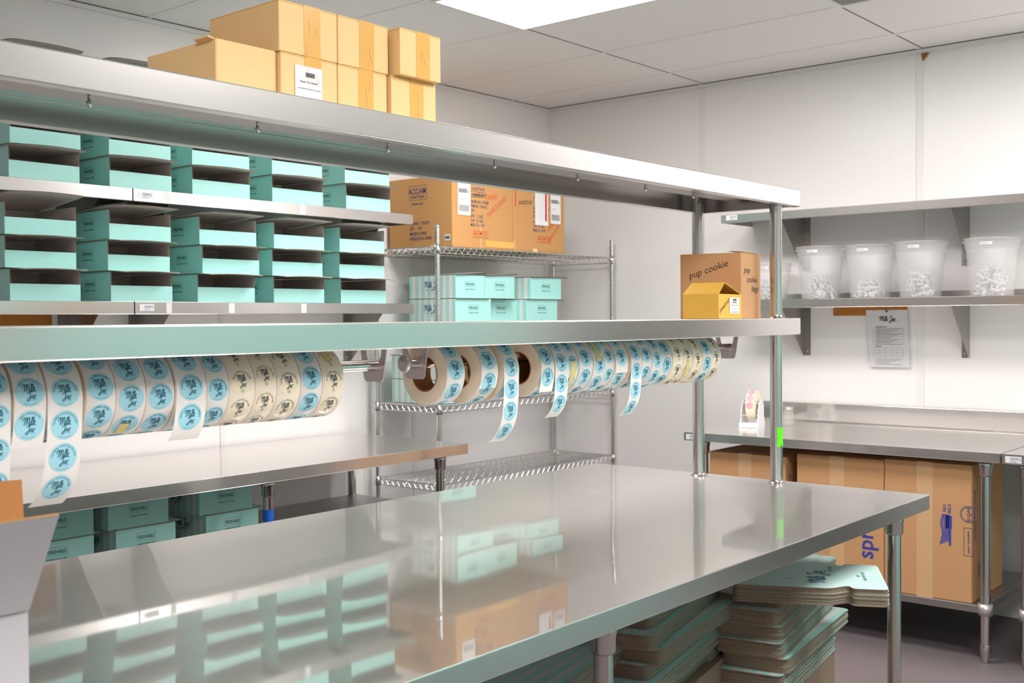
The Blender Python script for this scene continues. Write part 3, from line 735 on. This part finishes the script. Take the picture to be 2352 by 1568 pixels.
gsw_label(rt, lambda a, b: Vector((BX-.0006-(BX+XW-.008)/2, 2.8085-.012-a-(1.350+2.8085)/2, BZ-.034+b)), .062, .026)['label'] = 'white maker sticker'
r2 = bench('steel_bench', 'second steel bench cut off by the right edge of the photo', BX, XW-.008, .50, 1.342, BZ, [(4.715, 1.265), (5.40, 1.265), (4.715, .58), (5.40, .58)], .101, us=.236)
gsw_label(r2, lambda a, b: Vector((BX-.0006-(BX+XW-.008)/2, 1.342-.012-a-(1.342+.50)/2, BZ-.034+b)), .062, .026)['label'] = 'white maker sticker'

def carton(name, label, size, loc, rz, mname, group=None, tape=None, seam=True, flap=False, tapew=.045):
    """closed shipping carton: origin at the near left bottom corner; tape is the material of a strip over the front"""
    W, D, Hh = size
    t = thing(name, label, 'box', loc, rz, group)
    m = MB(); m.box(0, W, 0, D, 0, Hh-.003)
    if not flap:
        m.box(0, W, 0, D/2-.0008, Hh-.003, Hh); m.box(0, W, D/2+.0008, D, Hh-.003, Hh)
    m.build('body', mname, t, .0025)
    return t

SB = 'sugar cartons under the right bench'
def sugar(y1, w, zh, label, x=4.705, letters=None, side=True, d=.42):
    """y1 = left edge seen from the room; front faces -X"""
    t = thing('sugar_carton', label, 'box', (x, y1, .2362), -PI/2, SB)
    m = MB(); m.box(0, w, 0, d, 0, zh-.004)
    V0 = [(0, 0, zh-.004), (w, 0, zh-.004), (w, d, zh-.004), (0, d, zh-.004), (.012, d*.3, zh), (w-.012, d*.3, zh), (w-.012, d*.7, zh), (.012, d*.7, zh)]
    m.add(V0, [(0, 1, 5, 4), (4, 5, 6, 7), (7, 6, 2, 3), (0, 4, 7, 3), (1, 2, 6, 5)]); m.build('body', 'carton3', t, .004)
    m = MB(); c = w*.475
    m.box(c-.034, c+.034, -.0008, .0, .0, zh-.004); m.box(c-.034, c+.034, -.0008, d*.3, zh-.0036, zh-.0028)
    tp = m.build('tape', 'ktape', t); tp['label'] = 'pale paper tape strip'
    if letters:
        m = MB(); letters(m, plane((0, 0, 0), (1, 0, 0), (0, 0, 1), .0012), w, zh); m.build('print', ['blue_ink', 'navy_ink', 'label'], t)
    if side:
        m = MB(); fn = plane((w, 0, 0), (0, 1, 0), (0, 0, 1), .0012)
        m.text('GRANULATED CANE', lambda a, b: fn(.045-b, .36+a), .022, 1); m.text('sugar', lambda a, b: fn(.10-b, .13+a), .03, 1); m.build('side_print', ['blue_ink', 'navy_ink'], t)
    return t
def spring(m, fn, w, zh):
    m.text('spri', lambda a, b: fn(w*.80+.033-b, .130+a), .105, 0, sx=.92, center=False)
def swan(m, fn, w, zh):
    cx, cz = .235*w/.365, .30
    for k in range(5): m.stroke([(cx+.002+k*.008, cz-.07+k*.004), (cx+.012+k*.006, cz-.02), (cx+.004+k*.008, cz+.02), (cx+.014+k*.006, cz+.06)], .0042, fn, 0)
    m.rect(cx+.024, cx+.050, cz+.0, cz+.055, fn, 0); m.rect(cx+.038, cx+.047, cz-.07, cz+.0, fn, 0)
    m.text('RIO', lambda a, b: fn(cx+.026-b, cz+.085+a), .018, 0); m.text('BELA', lambda a, b: fn(cx+.046-b, cz+.085+a), .018, 0)
    c2 = (cx+.118, cz+.068); R = .034
    for q in (R, R*.86): m.stroke([(c2[0]+q*math.cos(a*PI/12), c2[1]+q*math.sin(a*PI/12)) for a in range(25)], .002, fn, 1, 1)
    m.text('SUGAR', lambda a, b: fn(c2[0]-b, c2[1]+a), .018, 1, y=-.006); m.text('25', lambda a, b: fn(c2[0]+.013-b, c2[1]+a), .012, 1)
    x0, x1, z0, z1 = c2[0]-.020, c2[0]+.020, cz-.105, cz+.012
    for a in ((x0, x1, z0, z0+.002), (x0, x1, z1-.002, z1), (x0, x0+.002, z0, z1), (x1-.002, x1, z0, z1)): m.rect(*a, fn, 1)
    m.text('paper recyclable', lambda a, b: fn(c2[0]+.003-b, (z0+z1)/2+a), .014, 1)
sugar(2.700, .397, .548, 'kraft carton with tape strip, left one under the right bench')
sugar(2.249, .404, .568, 'kraft carton with blue spri lettering, middle one under the right bench', letters=spring, side=False)
sugar(1.842, .366, .575, 'kraft carton with blue wave emblem, right one under the right bench', letters=swan)

# pink sticker dispenser on the right bench
t = thing('sticker_dispenser', 'white plastic dispenser with pink stickers, left end of right bench', 'dispenser', (5.06, 2.660, BZ), .20)
prof = [(-.060, 0), (.075, 0), (.075, .02), (.06, .05), (.055, .11), (.035, .135), (.0, .132), (-.022, .118), (-.040, .085), (-.048, .045), (-.054, .022)]
for s in (-.045, .041):
    m = MB(); m.prism(prof, lambda a, b, h: (a, h, b), s, s+.004); m.build('side_plate', 'caps', t, .001)
m = MB(); m.box(-.062, .075, -.041, .041, .0, .004); m.box(-.062, -.052, -.049, .049, 0, .026)
m.build('base', 'caps', t, .0015)
m = MB()
for k in range(7): m.tube([(-.030+k*.004, -.041, .060), (-.030+k*.004, .041, .060)], .0012, 6)
m.tube([(.012, -.045, .118), (.012, .045, .118)], .006, 12); m.build('spindle', 'caps', t)
rl = thing('pink_sticker_roll', 'roll of pink round stickers held in the white dispenser', 'sticker roll', (5.072, 2.657, BZ+.098), .20)
m = MB(); R = .092*.78
m.lathe([(.020, -.021), (R, -.021), (R, .021), (.020, .021), (.020, -.021)], (0, 0, 0), 48, 0, 'x', False)
for v in range(len(m.v)): x, y, z = m.v[v]; m.v[v] = (y, x, z+.012)
for i in range(4):
    p0 = PI-1.0+.0+i*-.52+.95
    def fn(a, b, off=.0, p0=p0): p = p0+(-b)/R; return Vector((-(R+.0006+off)*math.cos(p-PI+.0), a, (R+.0006+off)*math.sin(PI-p)+.012))
    sticker(m, fn, .0185, 'Thank you', False, 0, (1, 2))
m.build('paper_roll', ['side', 'pink', 'black'], rl)
t = thing('glass_jar', 'small empty glass jar standing beside the white dispenser', 'jar', (5.235, 2.548, BZ))
m = MB(); m.lathe([(0, .001), (.026, .001), (.029, .005), (.029, .068), (.024, .078), (.024, .096), (.0225, .096), (.0225, .079), (.0275, .067), (.0275, .006), (0, .004)], (0, 0, 0), 32); m.build('body', 'glass', t)
m = MB(); m.lathe([(.0245, .082), (.0262, .083), (.0262, .093), (.0245, .095), (.0, .096)], (0, 0, 0), 32); m.build('lid', 'chrome', t)

# ------------------------------------------------------------------ left bench under the left wall shelves
lb = bench('steel_bench', 'stainless steel bench against the left wall, below the aqua boxes', .95, 3.796, 3.4442, YW-.03, .8512, [(3.672, 3.505), (2.700, 3.505), (3.712, 4.15), (2.70, 4.15), (1.1, 3.505), (1.1, 4.15)], None, e=.046, us=.5600, cols=False)
for ch in lb.children:
    if ch.name.startswith('leg') and abs(ch.location.x-(2.70-(.95+3.796)/2)) < .01 and ch.location.y < 0:
        m = MB(); m.lathe([(.0212, .645), (.0212, .690)], (0, 0, 0), 24); tp = m.build('tape', 'bluetape', ch); tp['label'] = 'blue tape band'

# ------------------------------------------------------------------ wire rack in the corner
WX0, WX1, WY0, WY1 = 3.946, 5.438, 3.772, 4.212
wr = thing('wire_rack', 'chrome wire shelving rack in the far corner', 'shelf rack', ((WX0+WX1)/2, (WY0+WY1)/2, 0))
cx, cy = (WX0+WX1)/2, (WY0+WY1)/2; hx, hy = (WX1-WX0)/2, (WY1-WY0)/2
for sx in (-1, 1):
    for sy in (-1, 1):
        m = MB(); c = (sx*hx, sy*hy); m.tube([(*c, 0.0), (*c, 1.8818)], .0127, 16)
        z = .08
        while z < 1.86: m.lathe([(.0128, 0), (.0132, .0012), (.0128, .0024)], (*c, z), 16); z += .0254
        m.lathe([(.0127, 1.876), (.0137, 1.878), (.0137, 1.886), (0, 1.888)], (*c, 0), 16); m.build('post', 'chrome', wr)
for zt in (1.786, 1.4105, .9985, .612):
    m = MB(); b = .0028; x0, x1, y0, y1 = -hx+.02, hx-.02, -hy, hy
    for zz in (zt-.003, zt-.034):
        for y in (y0, y1): m.tube([(x0, y, zz), (x1, y, zz)], b, 6)
        for x in (-hx, hx): m.tube([(x, y0+.02, zz), (x, y1-.02, zz)], b, 6)
    nz = 2*round((x1-x0)/.045)
    for y in (y0, y1): m.tube([(x0+(x1-x0)*i/nz, y, zt-.005-(i % 2)*.027) for i in range(nz+1)], .0014, 4, caps=False)
    nz = 2*round((y1-y0)/.045)
    for x in (-hx, hx): m.tube([(x, y0+.02+(y1-y0-.04)*i/nz, zt-.005-(i % 2)*.027) for i in range(nz+1)], .0014, 4, caps=False)
    for y in (-hy*.33, hy*.33):
        m.tube([(x0, y, zt-.006), (x1, y, zt-.006)], .0022, 5); m.tube([(x0, y, zt-.034), (x1, y, zt-.034)], .0022, 5)
        nz = 2*round((x1-x0)/.06); m.tube([(x0+(x1-x0)*i/nz, y, zt-.007-(i % 2)*.026) for i in range(nz+1)], .0015, 4, caps=False)
    k = x0
    while k < x1: m.tube([(k, y0, zt-.0016), (k, y1, zt-.0016)], .0013, 4, caps=False); k += .0235
    ws = m.build('wire_shelf', 'chrome', wr)
    for sx in (-1, 1):
        for sy in (-1, 1):
            m = MB(); m.lathe([(.0128, .006), (.0165, .006), (.0185, -.04), (.0128, -.042)], (sx*hx, sy*hy, zt), 16); m.build('collar', 'chrome', ws)

# ------------------------------------------------------------------ two large cartons on top of the rack
def arrows(m, fn, k):
    for i in range(3):
        x = i*.040; w = .034
        for a in ((x, x+w, 0, .002), (x, x+w, w-.0, w+.002), (x, x+.002, 0, w), (x+w-.002, x+w, 0, w+.002)): m.rect(*a, fn, k)
        c = x+w/2
        if i == 0:
            P = [(c+.011*math.cos(q*PI/8), .018+.010*math.sin(q*PI/8)) for q in range(9)]; m.add([fn(*p) for p in P], [tuple(range(9))], k); m.rect(c-.001, c+.001, .006, .02, fn, k)
        elif i == 1:
            m.add([fn(*p) for p in [(c-.009, .029), (c+.009, .029), (c+.007, .020), (c, .015), (c-.007, .020)]], [(0, 1, 2, 3, 4)], k); m.rect(c-.001, c+.001, .007, .017, fn, k); m.rect(c-.006, c+.006, .005, .007, fn, k)
        else:
            m.add([fn(*p) for p in [(c-.007, .021), (c+.007, .021), (c, .030)]], [(0, 1, 2)], k); m.rect(c-.002, c+.002, .006, .022, fn, k)
def ship_label(m, fn, w, h, mb=2, mk=3):
    m.rect(0, w, 0, h, fn, mb); g = lambda a, b: fn(a, b)+Vector((0, -.0006, 0))
    m.rect(w*.08, w*.34, h*.91, h*.92, g, mk); m.rect(w*.08, w*.52, h*.86, h*.87, g, mk)
    m.rect(w*.06, w*.74, h*.61, h*.72, g, mk); m.text('B', g, h*.11, mk, x=w*.86, y=h*.61)
    m.rect(w*.14, w*.46, h*.43, h*.445, g, mk); rn = random.Random(3); x = w*.10
    while x < w*.88: b = rn.uniform(.0015, .005)*w/.09; m.rect(x, x+b*.6, h*.10, h*.28, g, mk); x += b
CT = 'large tan cartons on top of the wire rack'
def big(x0, x1, label, which):
    W = x1-x0; D = .455; Hh = .368
    t = thing('shipping_carton', label, 'box', (x0, 3.80, 1.7865), 0, CT)
    m = MB(); m.box(0, W, 0, D, 0, Hh); m.build('body', 'carton2', t, .006)
    F = plane((0, 0, 0), (1, 0, 0), (0, 0, 1), .0012); m = MB(); bx = .135 if which == 0 else .165
    rowsT = ['ORDER NO : 51422M', 'ITEM NO : 1742ATS', 'C/N :', 'N.W.   2   KGS', 'G.W.  3.5  KGS', 'MEAS: 2.5  CUFT']
    for i, s in enumerate(rowsT): m.text(s, F, .021, 0, sx=.72, center=False, x=bx, y=.232-.0225*i-(.006 if i > 2 else 0))
    m.text('ACCLAIM', F, .042, 0, sx=.7, x=bx+.06, y=.325); m.text('LIGHTING', F, .022, 0, sx=1, x=bx+.06, y=.298); m.rect(bx, bx+.125, .290, .2915, F, 0); m.text('Atlanta GA', F, .018, 0, x=bx+.06, y=.27)
    arrows(m, lambda a, b: F(a+bx+.018+(.02 if which else 0), b+.055), 1)
    m.build('print', ['navy_ink', 'red_ink'], t)
    m = MB(-.008)
    if which == 0:
        m.text('outdoor', lambda a, b: F(a+.20, b+.262+.03*a), .045, 0, shear=.15, sx=.8); m.text('19956', lambda a, b: F(.30+a*.92-b*.3, .255+b+a*.25), .040, 1, shear=.3); m.text('HARZLAND', lambda a, b: F(.345+a*.8-b*.5, .215+b*.9+a*.55), .036, 1, shear=.2)
    else:
        m.text('outdoor', lambda a, b: F(a+.10, b+.255+.08*a), .045, 0, shear=.15, sx=.8); m.text('19956', lambda a, b: F(.325+a*.72-b*.4, .135+b+a*.6), .036, 1, shear=.2); m.text('HARZLAND', lambda a, b: F(.365+a*.66-b*.5, .115+b*.9+a*.7), .034, 1, shear=.2)
        m.stroke([(.018, .36), (.016, .30), (.014, .24)], .008, F, 1)
    h = m.build('handwriting', ['black', 'red_ink'], t)
    m = MB(); lw, lx = (.095, .038) if which == 0 else (.092, .318); F2 = plane((0, 0, 0), (1, 0, 0), (0, 0, 1), .0022); ship_label(m, lambda a, b: F2(a+lx, b+.165), lw, .185, 0, 1); m.build('label', ['label', 'grey_ink'], t)
    if which == 1:
        m = MB(); m.rect(.180, .295, .150, .36, F2, 0); G = lambda a, b: F2(a, b)+Vector((0, -.0006, 0)); m.rect(.268, .284, .175, .36, G, 1)
        for a in (.205, .228, .25): m.rect(a, a+.0012, .18, .32, G, 2)
        s = m.build('envelope', ['label', 'red', 'grey_ink'], t); s['label'] = 'packing slip pouch with red strip'
    for q, mt_ in ([((.21, .215, .0, .13), 'clear_tape'), ((.25, W, .012, .045), 'ptape')] if which == 0 else [((.0, .006, .0, .06), 'clear_tape'), ((.16, .20, .002, .02), 'clear_tape')]):
        m = MB(); m.rect(*q, F, 0); m.build('tape', mt_, t)
    if which == 0:
        S = plane((0, D, 0), (0, -1, 0), (0, 0, 1), .0012); m = MB()
        m.text('ACCLAIM', S, .040, 0, sx=.72, x=.21, y=.285); m.text('LIGHTING', S, .022, 0, sx=1, x=.21, y=.262); m.text('Atlanta GA', S, .018, 0, x=.21, y=.228)
        for a in ((.15, .275, .325, .3265), (.15, .275, .252, .2535), (.15, .1515, .252, .325), (.275, .2765, .252, .325)): m.rect(*a, S, 0)
        for i, s in enumerate(['ITEM NO : 1742ATS', 'QTY :    1PC', 'MADE IN CHINA', 'FABRIQUE EN CHINE']): m.text(s, S, .023, 0, sx=.72, center=False, x=.155, y=.125-.026*i)
        m.build('side_print', ['navy_ink'], t)
        m = MB(); m.rect(.40, .44, .035, .065, S, 0)
        for k in range(9): m.rect(.404+k*.0037, .404+k*.0037+.0018*(1+(k % 2)), .042, .058, lambda a, b: S(a, b)+Vector((-.0006, 0, 0)), 1)
        m.build('barcode', ['label', 'black'], t)
big(4.087, 4.562, 'left large tan carton with handwriting, on top of the wire rack', 0)
big(4.566, 5.013, 'right large tan carton with red strip pouch, on top of the rack', 1)

# ------------------------------------------------------------------ seven golden cartons on the overshelf
GZ = 1.8480; g7 = 'golden cartons on the overshelf'
def gold(x0, x1, y, z, label, tape=True, lab=False, flap=False, d=.225, h=.0985):
    W = x1-x0; t = thing('golden_carton', label, 'box', (x0, y, z), 0, g7)
    m = MB()
    if flap:
        th = .003; m.box(0, W, 0, d, 0, th); m.box(0, th, 0, d, 0, h); m.box(W-th, W, 0, d, 0, h); m.box(th, W-th, 0, th, 0, h); m.box(th, W-th, d-th, d, 0, h)
    else:
        m.box(0, W, 0, d, 0, h-.003); m.box(0, W/2-.0008, 0, d, h-.003, h); m.box(W/2+.0008, W, 0, d, h-.003, h)
    m.build('body', 'carton', t, .0018)
    if flap:
        m = MB(); fn = lambda a, b, q: (a*math.cos(.12)-.0*q, b, h+.001+q-a*.12)
        m.prism([(-.012, .006), (.0, .004), (.0, .055), (-.012, .050)], lambda a, b, q: (a, b, h-.002+q-a*.25), 0, .003); m.build('flap', 'carton', t)
    if tape:
        c = W*.56; m = MB(); m.box(c-.021, c+.021, -.0006, 0, .0, h); m.box(c-.021, c+.021, -.0006, d*.9, h, h+.0005); m.build('tape', 'ptape', t)
        m = MB(); F = plane((0, 0, 0), (1, 0, 0), (0, 0, 1), .0016); rn = random.Random(int(x0*1000+z*77))
        for k in range(3):
            a = c+rn.uniform(-.015, .015); b = rn.uniform(.02, h-.01); m.stroke([(a, b), (a+rn.uniform(-.002, .004), b-rn.uniform(.01, .03))], .0012, F, 0)
        s = m.build('tape_crease', 'clear_tape', t)
    if lab:
        m = MB(); F = plane((0, 0, 0), (1, 0, 0), (0, 0, 1), .0014); m.rect(.034, .102, -.0+.0, .079, F, 0); G = plane((0, 0, 0), (1, 0, 0), (0, 0, 1), .0022)
        rn = random.Random(5)
        for k in range(14): m.rect(.060+k*.0017, .0606+k*.0017+.0005*(k % 3), .058, .067, G, 1)
        m.text('Thank You Sticker', G, .006, 1, x=.068, y=.046); m.rect(.040, .098, .034, .0352, G, 2); m.rect(.060, .076, .013, .0145, G, 2)
        m.build('label', ['label', 'black', 'grey_ink'], t)
gold(1.230, 1.3685, 1.735, GZ, 'open golden carton without tape, left end of the bottom row', False, flap=True)
gold(1.3735, 1.5165, 1.727, GZ, 'golden carton with a white label, second in the bottom row', True, True)
gold(1.5195, 1.6555, 1.727, GZ, 'golden taped carton, third in the bottom row on the overshelf')
gold(1.6620, 1.7985, 1.720, GZ, 'golden taped carton at the right end of the bottom row', d=.2)
gold(1.3700, 1.5175, 1.727, GZ+.0995, 'golden taped carton, left one of the top row on the overshelf', h=.0995)
gold(1.5205, 1.6605, 1.727, GZ+.0995, 'golden taped carton in the middle of the top row', h=.0995)
gold(1.6720, 1.7975, 1.703, GZ+.0995, 'golden taped carton at the right end of the top row', h=.0995, d=.17)

# ------------------------------------------------------------------ pup cookie carton and the small yellow carton on the lower tier
t = thing('pup_cookie_carton', 'brown carton marked pup cookie, at the right end of the lower tier', 'box', (3.203, 1.720, 1.4199), .165)
m = MB(); m.box(0, .197, 0, .208, 0, .212); m.build('body', 'carton3', t, .002)
m = MB(); m.prism([(.03, .0), (.19, .0), (.17, .06), (.06, .06)], lambda a, b, q: (a, b+.002, .2135+q+b*.10), 0, .002); m.build('flap', 'carton3', t)
m = MB(-.008); S = plane((0, .208, 0), (0, -1, 0), (0, 0, 1), .0012)
m.text('pup cookie', lambda a, b: S(.100+a*.93-b*.2, .150+b+a*.28), .032, 0, shear=.1)
F = plane((0, 0, 0), (1, 0, 0), (0, 0, 1), .0012)
for s, x, z in (('pup', .055, .148), ('cookie', .105, .118), ('bags', .135, .088)): m.text(s, lambda a, b, x=x, z=z: F(x+a*1.35, z+b), .030, 0, shear=.2)
m.build('handwriting', ['black'], t)
t = thing('yellow_carton', 'small mustard yellow carton with peaked flaps, before the pup cookie carton', 'box', (2.990, 1.682, 1.4199), .12)
W, D, Hh = .188, .118, .076; m = MB(); th = .002
m.box(0, W, 0, D, 0, th); m.box(0, th, 0, D, 0, Hh); m.box(W-th, W, 0, D, 0, Hh); m.box(th, W-th, 0, th, 0, Hh); m.box(th, W-th, D-th, D, 0, Hh); m.build('body', 'yellow', t, .001)
for s in (0, 1):
    P = [(0, 0, Hh), (0, D, Hh), (W*.33, D-.002, Hh+.036), (W*.33, .006, Hh+.036)]
    if s: P = [(W, 0, Hh), (W, D, Hh), (W*.34, D-.002, Hh+.037), (W*.34, .006, Hh+.037)]
    m = MB(); m.add(P+[(p[0], p[1], p[2]-.002) for p in P], [(0, 1, 2, 3), (7, 6, 5, 4), (0, 3, 7, 4), (1, 5, 6, 2), (2, 6, 7, 3)]); m.build('flap', 'yellow', t)
m = MB(); F = plane((0, 0, 0), (1, 0, 0), (0, 0, 1), .0012); m.rect(.085, .165, .016, .066, F, 0); G = plane((0, 0, 0), (1, 0, 0), (0, 0, 1), .002)
for k in range(7): m.rect(.112+k*.0042, .1145+k*.0042, .056, .062, G, 1)
m.text('Mint Bags', G, .008, 1, x=.125, y=.049); m.rect(.095, .155, .041, .0425, G, 2); m.rect(.115, .135, .029, .0303, G, 2); m.rect(.098, .152, .020, .0215, G, 2); m.build('label', ['label', 'black', 'grey_ink'], t)
m = MB(-.006); m.text('mint', lambda a, b: F(.045+a*1.6, .034+b+a*.8), .026, 0, shear=.1); m.build('handwriting', ['black'], t)

# ------------------------------------------------------------------ open white carton in the near left corner
t = thing('open_carton', 'open white shipping carton with raised flaps, near left corner', 'box', (.350, 1.35, TZ+.0005))
X1 = .319; D = .30; hz = .198; th = .004
m = MB()
for a in ((-.05, X1, 0, th), (-.05, X1, D-th, D), (-.05, -.05+th, th, D-th), (X1-th, X1, th, D-th)): m.box(*a, 0, hz, 0)
m.box(-.05, X1, 0, D, 0, .004, 0); m.box(-.05+th, X1-th, D-th-.001, D-th, .004, hz, 1); m.build('body', ['white_board', 'brown_board'], t, .001)
def flapq(P, name, lab, mats):
    n = (Vector(P[1])-Vector(P[0])).cross(Vector(P[3])-Vector(P[0])).normalized()*.004; m = MB()
    Q = [Vector(p)+n for p in P]
    m.add([*P, *Q], [(0, 1, 2, 3)], 0); m.add([*P, *Q], [(7, 6, 5, 4)], 1); m.add([*P, *Q], [(0, 4, 5, 1), (1, 5, 6, 2), (2, 6, 7, 3), (3, 7, 4, 0)], 2)
    o = m.build(name, mats, t); o['label'] = lab
flapq([(-.05, 0, hz), (X1, 0, hz), (X1+.002, -.074, hz+.126), (-.05, -.078, hz+.126)], 'flap', 'white near flap tilted outward', ['brown_board', 'white_board', 'carton_in'])
flapq([(-.05, D, hz), (X1+.145, D, hz), (X1+.145, D+.01, hz+.116), (-.05, D+.012, hz+.140)], 'flap', 'brown far flap standing up', ['white_board', 'brown_board', 'carton_in'])

# ------------------------------------------------------------------ stacks of flat box blanks under the table
def outline(kind):
    def rnd(P, R=.018):
        out = []
        for i, p in enumerate(P):
            p = Vector(p); a = Vector(P[i-1]); b = Vector(P[(i+1) % len(P)])
            d0 = (a-p); d1 = (b-p); q = min(R, d0.length*.45, d1.length*.45); p0 = p+d0.normalized()*q; p1 = p+d1.normalized()*q
            for k in range(5): s = k/4; out.append(tuple((1-s)**2*p0+2*s*(1-s)*p+s*s*p1))
        return out
    if kind == 'lid':   # body with tapered shoulders, notches and a wing at +u
        return rnd([(-.215, -.155), (.040, -.158), (.092, -.118), (.099, -.150), (.192, -.150), (.192, .150), (.099, .150), (.092, .122), (.045, .165), (-.215, .165)])
    # long blank: a narrow wing at the near end (u=0), straight right side, wider body behind
    return rnd([(0, 0), (.62, 0), (.62, .42), (.20, .46), (.17, .21), (.15, .195), (0, .195)], .026)
def blank_mesh(kind, T=.0030):
    P = outline(kind); m = MB(); n = len(P)
    V = [(a, b, 0) for a, b in P]+[(a, b, T) for a, b in P]
    m.add(V, [(i, (i+1) % n, (i+1) % n+n, i+n) for i in range(n)], 1); m.add(V, [tuple(range(n))[::-1]], 2)
    lo, hi = min(b for a, b in P), max(b for a, b in P); N = 25
    def clip(poly, c, keep):
        out = []
        for i in range(len(poly)):
            p, q = poly[i], poly[(i+1) % len(poly)]; ip = (p[1]-c)*keep >= 0; iq = (q[1]-c)*keep >= 0
            if ip: out.append(p)
            if ip != iq: s = (c-p[1])/(q[1]-p[1]); out.append((p[0]+s*(q[0]-p[0]), c))
        return out
    for k in range(N):
        a, b = lo+(hi-lo)*k/N, lo+(hi-lo)*(k+1)/N
        S = clip(clip(P, a, 1), b, -1)
        if len(S) > 2: m.add([(p[0], p[1], T) for p in S], [tuple(range(len(S)))], 0 if k % 2 == 0 else 3)
    if kind == 'lid':
        g = lambda a, b: Vector((a, b, T+.0004))
        logo_one_line(m, lambda a, b: g(.02-b*1.0, -.02+a*1.0), .045, 4)
        m.text('COOKIES', lambda a, b: g(.060-b, .075+a), .016, 4); m.text('BAKED WITH LOVE', lambda a, b: g(.145-b, .0+a), .012, 4); m.text('2013', lambda a, b: g(.130-b, .0+a), .012, 4); m.text('EST', lambda a, b: g(-.06+a, -.06+b), .014, 4)
    return m.mesh('blank', ['aqua', 'flute', 'board', 'pale_aqua', 'logo'])
LONG, LID = blank_mesh('long'), blank_mesh('lid')
def stack(me, x, y, z0, z1, ang, label, group, seed, bundle=20, T=.0030, flip=True, toplabel=None):
    rn = random.Random(seed); z = z0; i = 0; dx = dy = da = 0
    while z+T < z1:
        if i % bundle == 0: dx, dy, da = rn.uniform(-.026, .026), rn.uniform(-.022, .022), rn.uniform(-.045, .045)
        o = new_obj('box_blank', me); s = 1 if i % bundle else 1.0
        ex = .012*(i % bundle == bundle-1)
        o.location = (x+dx+rn.uniform(-.002, .002)-ex*math.cos(ang), y+dy+rn.uniform(-.002, .002)-ex*math.sin(ang), z); o.rotation_euler = (0, 0, ang+da+rn.uniform(-.004, .004))
        z += T+.00015; i += 1
        tag(o, (toplabel if (toplabel and z+T >= z1) else label), 'box blank', group)
    return i
def pile_rest(items):
    m = MB()
    for kind, x, y, z0, z1, ang in items:
        P = outline(kind); k = 0; z = z0
        while z < z1-1e-4:
            q = min(.06, z1-z)
            m.prism([(x+a*math.cos(ang)-b*math.sin(ang)+.004*math.sin(k*9), y+a*math.sin(ang)+b*math.cos(ang)) for a, b in P], lambda a, b, h: (a, b, h), z, z+q-.0003, 0); z += q; k += 1
    o = m.build('box_blank_pile', ['flute']); tag(o, 'lower layers of the stacked box blanks on the table undershelf', 'box blanks', None, 'stuff')
A1 = .20
n1 = stack(LONG, 2.235, 1.435, .470, .742, A1, 'flat aqua box blank in the tall stack right of the table middle leg', 'blanks in the tall stack', 1, 13)
n2 = stack(LID, 2.905, 1.335, .652, .700, -1.05, 'aqua box blank in the small stack jutting past the table edge', 'blanks in the top stack', 2, 40, toplabel='striped aqua box blank with logo, topmost in the jutting stack')
n3 = stack(LONG, 2.780, 1.375, .360, .651, A1-.02, 'flat box blank in the stack under the jutting one, nearest the table end', 'blanks in the right stack', 3, 14)
n4 = stack(LONG, 2.700, 1.565, .450, .610, A1, 'flat box blank in the shadowed stack between the two front stacks', 'blanks in the rear stack', 4, 18)
n5 = stack(LONG, 1.70, 1.42, .54, .640, A1, 'flat box blank in the stack behind the table middle leg', 'blanks in the left stack', 5, 14)
pile_rest([('long', 2.235, 1.435, USZ, .4697, A1), ('long', 2.780, 1.375, USZ, .3597, A1-.02), ('long', 2.700, 1.565, USZ, .4497, A1), ('long', 1.70, 1.42, USZ, .5397, A1)])

# ------------------------------------------------------------------ render look
sc = bpy.context.scene
w = bpy.data.worlds.new('world'); sc.world = w; w.use_nodes = True
w.node_tree.nodes['Background'].inputs[0].default_value = (.9, .92, 1, 1); w.node_tree.nodes['Background'].inputs[1].default_value = .05
sc.view_settings.view_transform = 'Standard'; sc.view_settings.look = 'None'; sc.view_settings.gamma = 1; sc.view_settings.exposure = .28
sc.view_settings.use_curve_mapping = False
try:
    sc.cycles.max_bounces = 8; sc.cycles.diffuse_bounces = 4; sc.cycles.glossy_bounces = 4; sc.cycles.transparent_max_bounces = 16; sc.cycles.sample_clamp_indirect = 12
except Exception: pass
